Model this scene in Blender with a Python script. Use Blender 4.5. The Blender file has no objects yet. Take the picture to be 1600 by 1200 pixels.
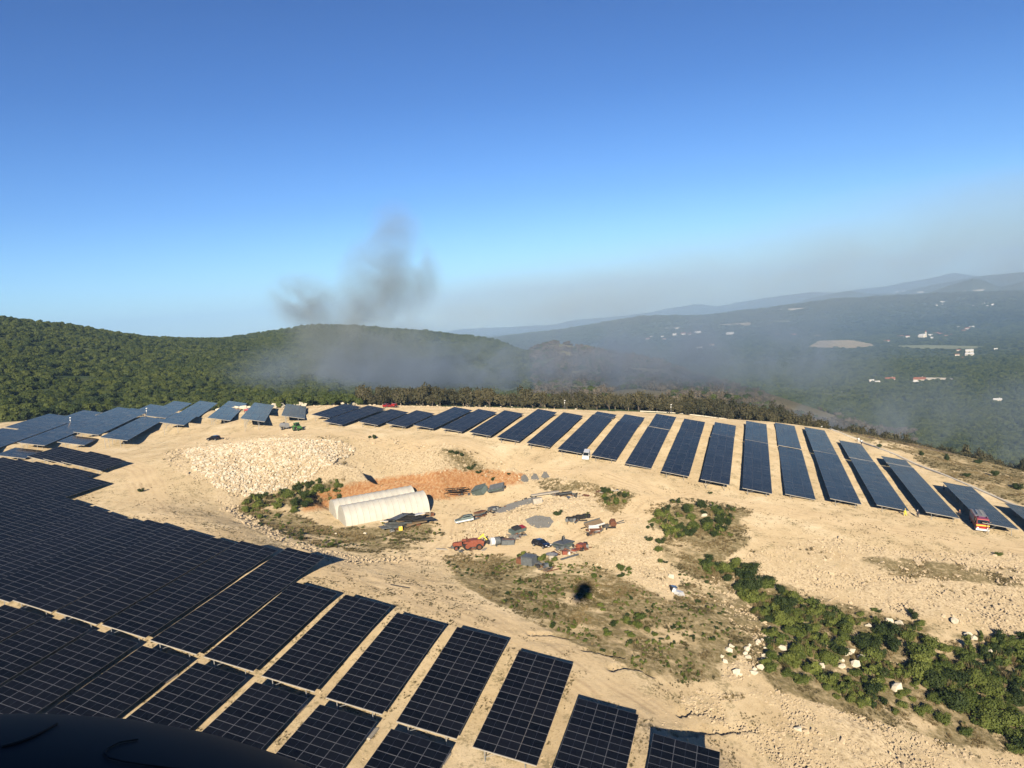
import bpy, bmesh, math, random
import numpy as np
from mathutils import Vector, Matrix
rnd = random.Random(7)
rng = np.random.default_rng(11)
CZ = 50.0                                   # height of the camera over z = 0
sc = bpy.context.scene
COL = sc.collection

# ------------------------------------------------------------------ camera
FPX = 1195.0
PITCH, ROLL = math.radians(5.0), math.radians(4.6)
CF = np.array([0, math.cos(PITCH), -math.sin(PITCH)])
_U = np.array([0, math.sin(PITCH), math.cos(PITCH)]); _R = np.array([1., 0, 0])
CR = math.cos(ROLL)*_R - math.sin(ROLL)*_U
CU = math.cos(ROLL)*_U + math.sin(ROLL)*_R
cam_d = bpy.data.cameras.new('camera'); cam = bpy.data.objects.new('camera', cam_d); COL.objects.link(cam)
cam_d.sensor_fit = 'HORIZONTAL'; cam_d.sensor_width = 36.0; cam_d.lens = 36.0*FPX/1600.0
cam_d.clip_start = 0.05; cam_d.clip_end = 90000
cam.matrix_world = Matrix(((CR[0], CU[0], -CF[0], 0), (CR[1], CU[1], -CF[1], 0), (CR[2], CU[2], -CF[2], CZ), (0, 0, 0, 1)))
sc.camera = cam

# ------------------------------------------------------------------ sky, sun, exposure
SUN_EL, SUN_AZ = math.radians(20.3), math.radians(184.3)     # azimuth the light comes FROM, clockwise from +y
w = bpy.data.worlds.new('World'); sc.world = w; w.use_nodes = True
nt = w.node_tree; nt.nodes.clear()
o_ = nt.nodes.new('ShaderNodeOutputWorld'); bg = nt.nodes.new('ShaderNodeBackground'); sky = nt.nodes.new('ShaderNodeTexSky')
sky.sky_type = 'NISHITA'; sky.sun_disc = False; sky.sun_elevation = SUN_EL; sky.sun_rotation = SUN_AZ
sky.altitude = 300; sky.air_density = 1.0; sky.dust_density = 0.1; sky.ozone_density = 2.0
hs = nt.nodes.new('ShaderNodeHueSaturation'); hs.inputs['Saturation'].default_value = 1.24
tcw = nt.nodes.new('ShaderNodeTexCoord'); sx = nt.nodes.new('ShaderNodeSeparateXYZ'); rw = nt.nodes.new('ShaderNodeValToRGB'); mw = nt.nodes.new('ShaderNodeMix'); mw.data_type = 'RGBA'; mw.blend_type = 'MULTIPLY'; mw.inputs[0].default_value = 1
nt.links.new(tcw.outputs['Generated'], sx.inputs[0]); nt.links.new(sx.outputs['Z'], rw.inputs[0])
_e = rw.color_ramp.elements; _e[0].position = 0; _e[0].color = (.60, .79, .98, 1); _e[1].position = .5; _e[1].color = (.10, .24, .47, 1)
for _p, _c in ((.06, (.46, .69, .97, 1)), (.15, (.27, .48, .82, 1)), (.27, (.155, .345, .65, 1))):
    _x = _e.new(_p); _x.color = _c
nt.links.new(sky.outputs[0], hs.inputs['Color']); nt.links.new(hs.outputs[0], mw.inputs[6]); nt.links.new(rw.outputs[0], mw.inputs[7]); nt.links.new(mw.outputs[2], bg.inputs[0]); nt.links.new(bg.outputs[0], o_.inputs[0])
bg.inputs[1].default_value = 0.095
sd = bpy.data.lights.new('sun', 'SUN'); sun = bpy.data.objects.new('sun', sd); COL.objects.link(sun)
sd.energy = 5.0; sd.angle = math.radians(0.53); sd.color = (1.0, 0.86, 0.65)
_s = Vector((math.sin(SUN_AZ)*math.cos(SUN_EL), math.cos(SUN_AZ)*math.cos(SUN_EL), math.sin(SUN_EL)))
sun.rotation_euler = _s.to_track_quat('Z', 'Y').to_euler()
sc.view_settings.view_transform = 'Standard'; sc.view_settings.look = 'None'
sc.view_settings.exposure = 0.88; sc.view_settings.gamma = 1.0; sc.view_settings.use_curve_mapping = False
sc.cycles.max_bounces = 5; sc.cycles.diffuse_bounces = 2; sc.cycles.glossy_bounces = 2
sc.cycles.transmission_bounces = 2; sc.cycles.transparent_max_bounces = 6; sc.cycles.volume_bounces = 0
sc.cycles.volume_max_steps = 48; sc.cycles.use_denoising = True

# ------------------------------------------------------------------ survey helpers
def ray(px, py):
    return CF + CR*((px-800)/FPX) - CU*((py-600)/FPX)
def proj(x, y, z):
    z = z-CZ
    d = x*CF[0]+y*CF[1]+z*CF[2]
    d = np.where(d < 0.5, 0.5, d)
    return 800+FPX*(x*CR[0]+y*CR[1]+z*CR[2])/d, 600-FPX*(x*CU[0]+y*CU[1]+z*CU[2])/d
def hash2(ix, iy, s):
    h = (ix*374761393 + iy*668265263 + s*1442695041) & 0xffffffff
    h = ((h ^ (h >> 13))*1274126177) & 0xffffffff
    return ((h ^ (h >> 16)) & 0xffff)/65535.0
def vnoise(x, y, s=0):
    ix = np.floor(x).astype(np.int64); iy = np.floor(y).astype(np.int64)
    fx = x-ix; fy = y-iy; fx = fx*fx*(3-2*fx); fy = fy*fy*(3-2*fy)
    a = hash2(ix, iy, s); b = hash2(ix+1, iy, s); c = hash2(ix, iy+1, s); d = hash2(ix+1, iy+1, s)
    return (a+(b-a)*fx)*(1-fy)+(c+(d-c)*fx)*fy
def fbm(x, y, o=4, s=0):
    t = 0; a = 0.5; n = 0
    for i in range(o):
        t = t+a*vnoise(x*2**i, y*2**i, s+i*7); n += a; a *= 0.5
    return t/n*2-1
def sstep(a, b, x):
    t = np.clip((x-a)/(b-a), 0, 1); return t*t*(3-2*t)

# row frames: u across the rows (to the right), v along them (away)
class Frame:
    def __init__(s, deg):
        p = math.radians(deg); s.c, s.s = math.cos(p), math.sin(p)
    def xy(s, u, v): return (u*s.c+v*s.s, -u*s.s+v*s.c)
FA = Frame(18.0); FB = Frame(-14.0)

# ------------------------------------------------------------------ solar rows: (u of high edge, v front, v back, z high edge front, z back) relative to the camera
FAR = [(-141.7, 219, 241, -26.6, -25.9), (-131.9, 210, 240, -27.8, -26.8), (-122.2, 215, 238, -29.0, -28.2),
       (-112.5, 215, 238, -29.9, -29.0), (-102.7, 214, 249, -30.6, -29.7), (-93.0, 213, 247, -31.7, -30.5),
       (-83.2, 211, 246, -32.9, -31.2), (-73.5, 208, 253, -34.2, -32.2), (-63.7, 205, 250, -35.6, -33.3),
       (-54.0, 202, 252, -37.0, -34.6), (-44.2, 200, 243.5, -38.6, -36.1), (-34.5, 196, 242.5, -40.2, -37.8),
       (-24.7, 192, 241.5, -41.5, -39.2), (-14.9, 189, 241, -43.0, -40.5), (-5.2, 188, 242, -45.0, -42.9),
       (4.5, 190, 247, -47.0, -46.0), (14.3, 189, 243.5, -47.9, -47.0), (24.1, 188.5, 242, -49.3, -49.0),
       (33.8, 186.5, 239.5, -50.4, -50.4), (43.5, 181, 218, -51.2, -51.0), (53.3, 176, 203, -52.6, -52.6)]
FARB = [(-54.0, 253.3, 259, -34.9, -34.7), (-44.2, 244.7, 257, -36.3, -35.8), (-34.5, 243.7, 265, -38.0, -37.0), (-24.7, 242.7, 260, -39.4, -38.4),
        (-14.9, 242.2, 262, -40.7, -40.2), (-5.2, 243.2, 278, -43.0, -42.6), (4.5, 248.2, 292, -46.2, -46.0),
        (14.3, 244.7, 288, -47.2, -47.2), (24.1, 243.2, 272, -49.2, -49.3), (33.8, 240.7, 251, -50.5, -50.6)]
NEARB = []; NEARF = []
_u = [-12.5-8.75*i for i in range(25)]
_vb = [77.5, 81, 87, 88, 89.5, 90.5, 91.5, 102.8, 103.6, 104.6, 108, 111, 113, 116, 119.5, 124, 139, 143, 145.8, 148.3, 151, 153, 155, 157, 159]
_zb = [-46.2, -44.6, -42.4, -40.6, -39.2, -37.9, -36.7, -35.4, -34.4, -33.7, -33.4, -33.1, -32.9, -32.6, -32.2, -31.8, -30.8, -29.6, -29.0, -28.6, -28.3, -28.1, -28, -27.9, -27.8]
_vg = [56, 58, 69, 69.5, 70, 70.8, 71.8, 72.8, 74, 75, 76, 77, 78, 79, 80, 81, 82, 83, 84, 85, 86, 87, 88, 89, 90]
_zg = [-48.3, -46.8, -45.0, -43.3, -41.6, -40.1, -38.8, -37.7, -36.6, -35.7, -34.8, -34.1, -33.7, -33.5, -33.3, -33.2, -33.1, -33, -33, -33, -32.9, -32.8, -32.7, -32.6, -32.5]
for i, u in enumerate(_u):        # z lists are low-edge heights; add the rise of the tilt
    NEARB.append((u, _vg[i]+0.5, _vb[i], _zg[i]+1.49, _zb[i]+1.49))
    NEARF.append((u, _vg[i]-1.2-26, _vg[i]-1.2, _zg[i]+1.3-2.4, _zg[i]+1.3))
NBLK = [(-161.3, 145, 153, -27.8, -27.0), (-170.0, 147.8, 156.5, -27.2, -26.4), (-178.8, 150.3, 160, -26.8, -26.0), (-187.5, 153, 163, -26.5, -25.8)]
LEFT = [(-12.4, 237, 276), (-23.5, 232, 284), (-35.5, 255, 316), (-47.5, 245, 272.5), (-47.5, 274, 326), (-59.0, 226, 279.5), (-59.0, 281, 338),
        (-71, 231, 244.3), (-71, 245.7, 318), (-71, 319.4, 352), (-82.3, 221, 234.7), (-82.3, 236, 309), (-82.3, 310.5, 346), (-94, 214, 228), (-94, 229.5, 300), (-94, 301.5, 342),
        (-105.5, 212, 292), (-105.5, 293.5, 338)]
LS = 1.13; LEFT = [(a*LS, b*LS, c*LS) for a, b, c in LEFT]; LEFTZ = -24.4*LS

# ------------------------------------------------------------------ ground heights
CP = []
def cp_row(F, r, drop=2.35):
    u, v0, v1, z0, z1 = r
    for t in (0.0, 0.5, 1.0):
        x, y = F.xy(u+3.4, v0+(v1-v0)*t); CP.append((x, y, z0+(z1-z0)*t-drop))
for i, r in enumerate(FAR):
    if i % 2 == 0: cp_row(FA, r)
for i, r in enumerate(FARB):
    if i % 2 == 1: cp_row(FA, r)
for i, r in enumerate(NEARB):
    if i % 2 == 0: cp_row(FA, r)
for i, r in enumerate(NEARF):
    if i % 3 == 0: cp_row(FA, r)
for r in LEFT: 
    cp_row(FB, (*r, LEFTZ, LEFTZ), 2.6)
def cpx(px, py, z):
    d = ray(px, py); P = d*(z/d[2]); CP.append((P[0], P[1], z))
for q in [(330, 702, -30.0), (430, 684, -30.0), (560, 690, -32), (700, 706, -35.3), (800, 728, -38), (900, 745, -41), (1000, 772, -43.6), (245, 745, -31.5), (230, 800, -33.5),
          (450, 722, -32.5), (560, 727, -35.0), (680, 730, -38.0), (780, 742, -41), (350, 745, -33.3), (400, 742, -34.5),
          (470, 762, -37.5), (520, 757, -38.4), (575, 752, -39), (630, 747, -39.5), (690, 742, -40.4), (750, 744, -42.0), (830, 760, -43.5), (900, 770, -44),
          (470, 790, -42.3), (520, 793, -43.8), (580, 775, -44.0), (660, 768, -44.2), (710, 765, -44.6), (780, 766, -45.4),
          (515, 825, -43.4), (580, 824, -43.6), (650, 815, -44), (700, 800, -44.6), (690, 830, -44.6), (760, 785, -45.6), (750, 862, -45.2), (850, 862, -45.6), (930, 828, -46), (840, 840, -45.8),
          (980, 800, -46), (1040, 775, -45.5),
          (770, 818, -43.6), (840, 790, -43.4), (910, 778, -43.2), (930, 800, -43.6), (870, 812, -44),
          (400, 790, -39.0), (350, 775, -36.8), (450, 815, -41.5), (560, 850, -42.5), (640, 850, -43.2), (330, 820, -35), (430, 852, -37.5), (520, 872, -39), (600, 880, -41), (690, 885, -43.2), (400, 825, -38), (600, 915, -39.2), (700, 940, -41.0),
          (960, 870, -47), (1010, 860, -47.3), (1100, 800, -46.5), (1150, 850, -49), (1250, 810, -49), (1300, 880, -52), (1400, 830, -51.7), (1450, 880, -53.3), (1530, 842, -54), (1600, 900, -55.5),
          (1130, 910, -51), (1230, 960, -54), (1330, 1010, -56), (1450, 1060, -58.5), (1600, 1110, -61), (1500, 980, -56.5), (1600, 1010, -58.5),
          (1150, 1010, -49.5), (1080, 960, -47.6), (1000, 950, -46.4), (900, 920, -45.2), (800, 900, -44.6), (960, 1030, -45.2), (880, 985, -43.9), (1040, 1080, -47.3), (1180, 1100, -51), (1300, 1150, -54.5), (1100, 1160, -50), (1450, 1190, -59), (1600, 1250, -63), (1200, 1250, -53),
          (1300, 672, -50), (1400, 704, -52.0), (1500, 745, -54), (1600, 790, -56), (1500, 700, -62), (1600, 730, -66), (1400, 680, -58)]:
    cpx(*q)
CP += [(-40, 20, -48), (20, 20, -53), (80, 30, -62), (-100, 30, -40), (-160, 60, -35), (0, 0, -52), (0, -60, -60), (-220, 150, -31)]
# rings of the land beyond the hill: radius -> (px, z) or (px, 'y', row of the skyline it makes)
RINGS = [
 (290, [(-1200, -34), (0, -28), (300, -27.5), (500, -28), (600, -30), (700, -33), (870, -38), (1050, -43), (1200, -46), (1350, -53), (1600, -64), (2200, -74)]),
 (340, [(-1200, -36), (0, -29), (300, -28.5), (500, -31), (700, -37), (870, -42), (1050, -47), (1200, -54), (1350, -64), (1600, -77), (2200, -88)]),
 (420, [(-1200, -33), (0, -27), (150, -31), (300, -36), (430, -40), (500, -43), (600, -48), (700, -54), (870, -60), (1050, -62), (1200, -68), (1350, -82), (1600, -98), (2200, -108)]),
 (650, [(-1200, 8), (0, 3), (150, -12), (300, -22), (430, -35), (500, -36), (600, -44), (700, -50), (870, -49), (950, -55), (1050, -58), (1200, -78), (1350, -106), (1500, -128), (1600, -136), (2200, -145)]),
 (800, [(-1200, 40), (0, 26), (150, 7), (300, -12), (430, -30), (500, -28), (600, -36), (700, -45), (780, -47), (870, -30), (950, -44), (1050, -61), (1200, -110), (1350, -140), (1600, -150), (2200, -155)]),
 (910, [(-1200, 52), (0, 41), (100, 29), (150, 23), (300, -4), (430, -23), (500, -23), (600, -33), (700, -41), (780, -47), (870, -55), (950, -80), (1050, -105), (1200, -142), (1600, -155), (2200, -158)]),
 (1050, [(-1200, 45), (0, 30), (150, 19), (250, 9), (350, -1), (430, -13), (500, -14), (600, -26), (700, -38), (780, -46), (870, -88), (950, -122), (1050, -142), (1200, -155), (2200, -160)]),
 (1500, [(-1200, 20), (0, 5), (250, -6), (350, 0), (430, 6), (500, 12), (560, 7), (600, -3), (700, -23), (780, -42), (870, -105), (950, -140), (1050, -158), (2200, -162)]),
 (2000, [(-1200, -40), (500, -60), (700, -90), (870, -145), (1050, -164), (2200, -165)]),
 (2700, [(-1200, -80), (700, -140), (870, -158), (1050, -164), (2200, -168)]),
 (3800, [(-1200, -120), (870, -155), (1010, -145), (1600, -156), (2200, -156)]),
 (6000, [(-1200, -160), (700, -170), (870, 'y', 517), (920, 'y', 509), (1000, 'y', 495), (1100, 'y', 494), (1200, 'y', 482), (1300, 'y', 469), (1400, 'y', 463), (1500, 'y', 458), (1600, 'y', 456), (2200, -60)]),
 (6900, [(-1200, -200), (2200, -200)]),
 (8000, [(-1200, -230), (1430, -210), (1455, 'y', 457), (1490, 'y', 446), (1520, 'y', 437), (1540, 'y', 441), (1560, 'y', 450), (1580, 'y', 447), (1600, 'y', 441), (1700, 'y', 425), (2200, 60)]),
 (9200, [(-1200, -250), (2200, -250)]),
 (12000, [(-1200, -300), (1215, -260), (1255, 'y', 471), (1290, 'y', 462), (1325, 'y', 454), (1360, 'y', 459), (1400, 'y', 459), (1450, 'y', 448), (1500, 'y', 438), (1540, 'y', 430), (1600, 'y', 427), (2200, 200)]),
 (13500, [(-1200, -350), (2200, -350)]),
 (18000, [(-1200, -400), (650, -300), (720, 'y', 515), (870, 'y', 508), (890, 'y', 502), (950, 'y', 496), (1010, 'y', 490), (1050, 'y', 482), (1090, 'y', 474), (1120, 'y', 479), (1160, 'y', 472), (1200, 'y', 466), (1270, 'y', 456), (1300, 'y', 459), (1400, 'y', 445), (1440, 'y', 438), (1490, 'y', 427), (1540, 'y', 433), (1600, 'y', 428), (2200, 300)]),
 (21000, [(-1200, -500), (2200, -500)]),
 (40000, [(-1200, -700), (2200, -700)])]
NA = 361
AZ = np.radians(np.linspace(-62, 62, NA))
RR = np.array([r for r, _ in RINGS], float)
RZ = np.zeros((len(RINGS), NA))
for i, (r, pts) in enumerate(RINGS):
    a = []; zz = []
    for q in pts:
        a.append(math.atan((q[0]-800)/FPX))
        if len(q) == 3:
            d = ray(q[0], q[2]); zz.append(d[2]/math.hypot(d[0], d[1])*r); a[-1] = math.atan2(d[0], d[1])
        else: zz.append(q[1])
    row = np.interp(AZ, a, zz)
    k = np.exp(-np.linspace(-2, 2, 9 if r < 5000 else 3)**2); k /= k.sum()
    m = len(k)//2
    RZ[i] = np.convolve(np.pad(row, m, mode='edge'), k, 'valid')
for (a, b) in ((0, 290), (1, 340)):
    r = b
    for j in range(0, NA, 14):
        CP.append((math.sin(AZ[j])*r, math.cos(AZ[j])*r, RZ[a][j]))
CPA = np.array(CP); 
def tps(r2): return 0.5*r2*np.log(r2+1e-6)
_n = len(CPA); _S = 100.0
_X = CPA[:, :2]/_S
_K = tps(((_X[:, None]-_X[None])**2).sum(-1)) + np.eye(_n)*0.0006
_P = np.c_[np.ones(_n), _X]
_A = np.block([[_K, _P], [_P.T, np.zeros((3, 3))]])
_C = np.linalg.solve(_A, np.r_[CPA[:, 2], 0, 0, 0])
def near_h(x, y):
    x = np.asarray(x, float); y = np.asarray(y, float); sh = x.shape
    X = np.c_[x.ravel(), y.ravel()]/_S; out = np.zeros(len(X))
    for s in range(0, len(X), 40000):
        q = X[s:s+40000]
        out[s:s+40000] = tps(((q[:, None]-_X[None])**2).sum(-1))@_C[:_n] + _C[_n]+q@_C[_n+1:]
    return out.reshape(sh)
def far_h(x, y):
    r = np.hypot(x, y); a = np.clip(np.arctan2(x, y), AZ[0], AZ[-1])
    lr = np.interp(np.log(np.maximum(r, RR[0])), np.log(RR), np.arange(len(RR)))
    i = np.clip(lr.astype(int), 0, len(RR)-2); t = lr-i; t = t*t*(3-2*t)*0.6+t*0.4
    ja = (a-AZ[0])/(AZ[1]-AZ[0]); j = np.clip(ja.astype(int), 0, NA-2); s = ja-j
    z = (RZ[i, j]*(1-s)+RZ[i, j+1]*s)*(1-t)+(RZ[i+1, j]*(1-s)+RZ[i+1, j+1]*s)*t
    return z + sstep(420, 1000, r)*fbm(x/90, y/90, 3, 5)*2.2*np.clip(r/1500, .5, 1.5)+sstep(6500, 9000, r)*(1-np.abs(fbm(x/900, y/900, 4, 9))*2)*22
def land(x, y):
    """smooth ground height in world z"""
    x = np.asarray(x, float); y = np.asarray(y, float)
    r = np.hypot(x, y); out = np.zeros(x.shape)
    t = sstep(285, 335, r)
    m = r < 336
    if m.any(): out[m] += near_h(x[m], y[m])*(1-t[m])
    m = r > 284
    if m.any(): out[m] += far_h(x[m], y[m])*t[m]
    return out+CZ
_gr = np.meshgrid(np.arange(-340, 341, 1.5), np.arange(-20, 341, 1.5))
_GZ = land(*_gr)
def gz(x, y):
    """fast height lookup near the plant"""
    x = np.asarray(x, float); y = np.asarray(y, float)
    fx = np.clip((x+340)/1.5, 0, _GZ.shape[1]-2.001); fy = np.clip((y+20)/1.5, 0, _GZ.shape[0]-2.001)
    i = fx.astype(int); j = fy.astype(int); s = fx-i; t = fy-j
    return (_GZ[j, i]*(1-s)+_GZ[j, i+1]*s)*(1-t)+(_GZ[j+1, i]*(1-s)+_GZ[j+1, i+1]*s)*t
def site(px, py, rmin=40, rmax=335):
    """the ground point seen at a spot of the survey photograph"""
    d = ray(px, py); h = math.hypot(d[0], d[1])
    rs = np.arange(rmin, rmax, 0.4)/h
    e = CZ+d[2]*rs-gz(d[0]*rs, d[1]*rs)
    k = np.argmax(e < 0)
    if e[k] >= 0: k = len(rs)-1
    return float(d[0]*rs[k]), float(d[1]*rs[k])
def far_site(px, py, rmin=340, rmax=25000):
    d = ray(px, py); h = math.hypot(d[0], d[1])
    rs = np.exp(np.linspace(math.log(rmin), math.log(rmax), 3000))/h
    e = CZ+d[2]*rs-land(d[0]*rs, d[1]*rs)
    k = np.argmax(e < 0)
    if e[k] >= 0: k = len(rs)//2
    return float(d[0]*rs[k]), float(d[1]*rs[k]), float(CZ+d[2]*rs[k])

def inpoly(px, py, poly):
    c = np.zeros(px.shape, bool); n = len(poly)
    for i in range(n):
        x0, y0 = poly[i]; x1, y1 = poly[(i+1) % n]
        if y0 == y1: continue
        c ^= ((y0 > py) != (y1 > py)) & (px < (x1-x0)*(py-y0)/(y1-y0)+x0)
    return c
RUBBLE = [[(255, 712), (290, 698), (340, 690), (430, 681), (560, 684), (690, 692), (800, 724), (880, 745), (1000, 772), (985, 785), (930, 768), (850, 760), (800, 752), (740, 743), (690, 738), (620, 744), (560, 751), (520, 758), (470, 752), (440, 765), (400, 772), (370, 782), (345, 772), (300, 745), (265, 735)],
          [(340, 765), (372, 782), (375, 800), (430, 830), (480, 850), (560, 872), (640, 872), (640, 880), (540, 880), (440, 852), (370, 815), (335, 785)],
          [(700, 840), (740, 815), (775, 800), (810, 790), (860, 775), (930, 765), (948, 785), (935, 812), (880, 815), (840, 825), (800, 838), (740, 848), (700, 848)],
          [(925, 885), (945, 850), (1000, 805), (1020, 820), (1035, 860), (1045, 900), (1060, 935), (1010, 912), (960, 890)],
          [(1130, 905), (1180, 855), (1300, 838), (1400, 860), (1600, 868), (1600, 1000), (1500, 975), (1400, 960), (1300, 950), (1200, 925)],
          [(1105, 900), (1135, 905), (1200, 990), (1215, 1010), (1165, 1070), (1125, 1060), (1180, 1000), (1125, 950)],
          [(1040, 1085), (1200, 1075), (1300, 1105), (1500, 1165), (1620, 1205), (1250, 1210), (1100, 1125)],
          [(330, 642), (430, 629), (560, 627), (700, 633), (800, 637), (900, 641), (900, 645), (700, 638), (520, 636), (420, 638), (340, 646)]]
DRY = [[(690, 872), (760, 862), (830, 866), (900, 882), (960, 892), (1050, 945), (1070, 890), (1100, 878), (1130, 950), (1185, 1000), (1125, 1062), (1050, 1066), (960, 1030), (880, 995), (800, 955), (720, 915)],
       [(375, 800), (440, 790), (510, 825), (610, 824), (680, 815), (693, 838), (650, 862), (560, 866), (480, 848), (420, 828)],
       [(1285, 663), (1400, 672), (1600, 702), (1600, 792), (1500, 750), (1400, 705), (1330, 682)],
       [(1085, 868), (1200, 905), (1350, 955), (1480, 985), (1620, 1000), (1620, 1185), (1480, 1160), (1300, 1105), (1200, 1075), (1165, 1010)],
       [(1010, 795), (1080, 780), (1175, 795), (1170, 850), (1120, 880), (1060, 900), (1030, 850)],
       [(385, 735), (440, 722), (490, 735), (420, 748)], [(680, 700), (740, 705), (770, 745), (720, 735)], [(930, 762), (990, 775), (975, 800), (940, 805)],
       [(1330, 868), (1600, 890), (1600, 920), (1400, 900)], [(845, 745), (990, 765), (1000, 775), (850, 765)]]
ORANGE = [[(465, 800), (495, 768), (560, 753), (640, 741), (690, 735), (780, 734), (830, 742), (820, 752), (760, 764), (700, 782), (640, 780), (560, 790)]]
BURNT = [[(1290, 664), (1400, 672), (1450, 683), (1620, 712), (1620, 732), (1480, 708), (1390, 690), (1320, 676)]]
GREEN = [[(370, 795), (390, 772), (450, 765), (530, 748), (540, 770), (500, 785), (450, 800), (400, 810)],
         [(1090, 872), (1150, 885), (1230, 930), (1340, 965), (1420, 985), (1500, 1000), (1620, 990), (1620, 1170), (1500, 1140), (1400, 1120), (1300, 1080), (1230, 1050), (1180, 960), (1120, 910)]]
# edge of the woods, in survey rows
EDGE = ([-600, 0, 60, 130, 200, 250, 320, 380, 430, 560, 700, 850, 1000, 1200, 1290, 1350, 1450, 1600, 2300],
        [730, 661, 655, 648, 643, 640, 634, 629, 625, 625, 629, 636, 641, 650, 655, 665, 683, 710, 800])
def edge_row(px): return np.interp(px, *EDGE)
# how far from the lens the edge of the woods stands (metres), by survey column
TRACKS = [[(150, 722), (215, 735), (232, 770), (262, 812), (330, 848), (420, 866), (520, 882), (600, 886), (665, 874), (695, 846), (702, 812), (725, 790), (800, 768)],
          [(300, 692), (400, 674), (520, 676), (640, 694), (760, 712), (880, 735), (1000, 762), (1120, 782), (1260, 806), (1400, 828), (1500, 845), (1620, 862)],
          [(690, 868), (760, 862), (850, 862), (905, 842), (950, 812), (1010, 790), (1080, 775)], [(330, 858), (480, 890), (620, 912), (760, 960), (880, 1030), (950, 1090), (1010, 1150)],
          [(560, 905), (700, 955), (830, 1010), (930, 1070), (1060, 1150), (1150, 1200)], [(215, 735), (130, 706), (60, 705)]]
def track_dist(x, y):
    best = np.full(x.shape, 99.0); xf = x; yf = y
    for T in TRACKS:
        W_ = [site(*p, 30) for p in T]
        for (x0, y0), (x1, y1) in zip(W_[:-1], W_[1:]):
            dx, dy = x1-x0, y1-y0; t = np.clip(((xf-x0)*dx+(yf-y0)*dy)/(dx*dx+dy*dy+1e-9), 0, 1)
            best = np.minimum(best, np.hypot(xf-x0-dx*t, yf-y0-dy*t))
    return best
_ea = []; _er = []
for _q in range(-150, 1761, 30):
    _w = site(_q, float(edge_row(_q)), 150); _ea.append(math.atan2(_w[0], _w[1])); _er.append(min(math.hypot(*_w), 330))
_o = np.argsort(_ea); _ea = np.array(_ea)[_o]; _er = np.array(_er)[_o]
_er = np.convolve(np.pad(_er, 2, mode='edge'), np.ones(5)/5, 'valid')
def edge_r(x, y):
    """distance at which the woods begin in this direction"""
    return np.interp(np.arctan2(x, y), _ea, _er)
def zones(x, y, z):
    px, py = proj(x, y, z)
    jx = fbm(x/9, y/9, 3, 21)*9; jy = fbm(x/9, y/9, 3, 33)*7
    r = np.hypot(x, y); s = np.clip(110/np.maximum(r, 20), .35, 1.6)
    qx = px+jx*s; qy = py+jy*s*.7
    sp = [(0, 0), (6, 2), (-6, -2), (2, -4), (-2, 4)]
    g = lambda L: sum(np.any([inpoly(qx+a*(1+i/6), qy+b, p) for i, p in enumerate(L)], axis=0).astype(np.float32) for a, b in sp)/5
    R, D, O, B = g(RUBBLE), g(DRY), g(ORANGE), g(BURNT)
    G = g(GREEN)
    woods = ((r > edge_r(x, y)+fbm(x/6, y/6, 2, 12)*3) & (y > 60) | (r > 345)) & ((px > 430) | (py < edge_row(px)) | (y < 60) | (r > 480))
    D = np.maximum(D, G*.9)
    D = D*np.clip(.92+fbm(x/7, y/7, 4, 41)*1.2+fbm(x/1.7, y/1.7, 3, 43)*.6, .1, 1); R = R*np.clip(.8+fbm(x/8, y/8, 4, 47)*.9, .25, 1)
    W = woods.astype(np.float32)
    sc_ = sstep(820, 960, px)*(1-sstep(1330, 1450, px))*sstep(400, 470, r)*(1-sstep(760, 900, r))     # the burnt spur
    W = W*(1-.6*sc_); B = np.maximum(B, sc_*(.6+.5*vnoise(x/14, y/14, 77)))
    return R, D, O, B, W

# ------------------------------------------------------------------ materials
def mat(name, col=(.5, .5, .5), rough=.8, metal=0., noise=0., scale=6., bump=0., spec=None, rand=0., emit=None, coat=0.):
    m = bpy.data.materials.new(name); m.use_nodes = True; n = m.node_tree; b = n.nodes['Principled BSDF']
    b.inputs['Base Color'].default_value = (*col, 1); b.inputs['Roughness'].default_value = rough; b.inputs['Metallic'].default_value = metal
    if spec is not None: b.inputs['Specular IOR Level'].default_value = spec
    if rough > .9: b.inputs['Diffuse Roughness'].default_value = .8
    if coat: b.inputs['Coat Weight'].default_value = coat
    if noise or bump or rand:
        tc = n.nodes.new('ShaderNodeTexCoord'); nz = n.nodes.new('ShaderNodeTexNoise'); nz.inputs['Scale'].default_value = scale; nz.inputs['Detail'].default_value = 5
        n.links.new(tc.outputs['Object'], nz.inputs['Vector'])
        if noise or rand:
            h = n.nodes.new('ShaderNodeHueSaturation'); h.inputs['Color'].default_value = (*col, 1)
            mr = n.nodes.new('ShaderNodeMapRange'); mr.inputs['From Min'].default_value = .25; mr.inputs['From Max'].default_value = .75
            mr.inputs['To Min'].default_value = 1-noise; mr.inputs['To Max'].default_value = 1+noise
            n.links.new(nz.outputs[0], mr.inputs[0])
            if rand:
                oi = n.nodes.new('ShaderNodeObjectInfo'); m2 = n.nodes.new('ShaderNodeMath'); m2.operation = 'MULTIPLY_ADD'
                m2.inputs[1].default_value = rand*2; m2.inputs[2].default_value = 1-rand; n.links.new(oi.outputs['Random'], m2.inputs[0])
                m3 = n.nodes.new('ShaderNodeMath'); m3.operation = 'MULTIPLY'; n.links.new(mr.outputs[0], m3.inputs[0]); n.links.new(m2.outputs[0], m3.inputs[1])
                n.links.new(m3.outputs[0], h.inputs['Value'])
            else: n.links.new(mr.outputs[0], h.inputs['Value'])
            n.links.new(h.outputs[0], b.inputs['Base Color'])
        if bump:
            bp = n.nodes.new('ShaderNodeBump'); bp.inputs['Strength'].default_value = bump; bp.inputs['Distance'].default_value = .05
            n.links.new(nz.outputs[0], bp.inputs['Height']); n.links.new(bp.outputs[0], b.inputs['Normal'])
    return m
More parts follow.
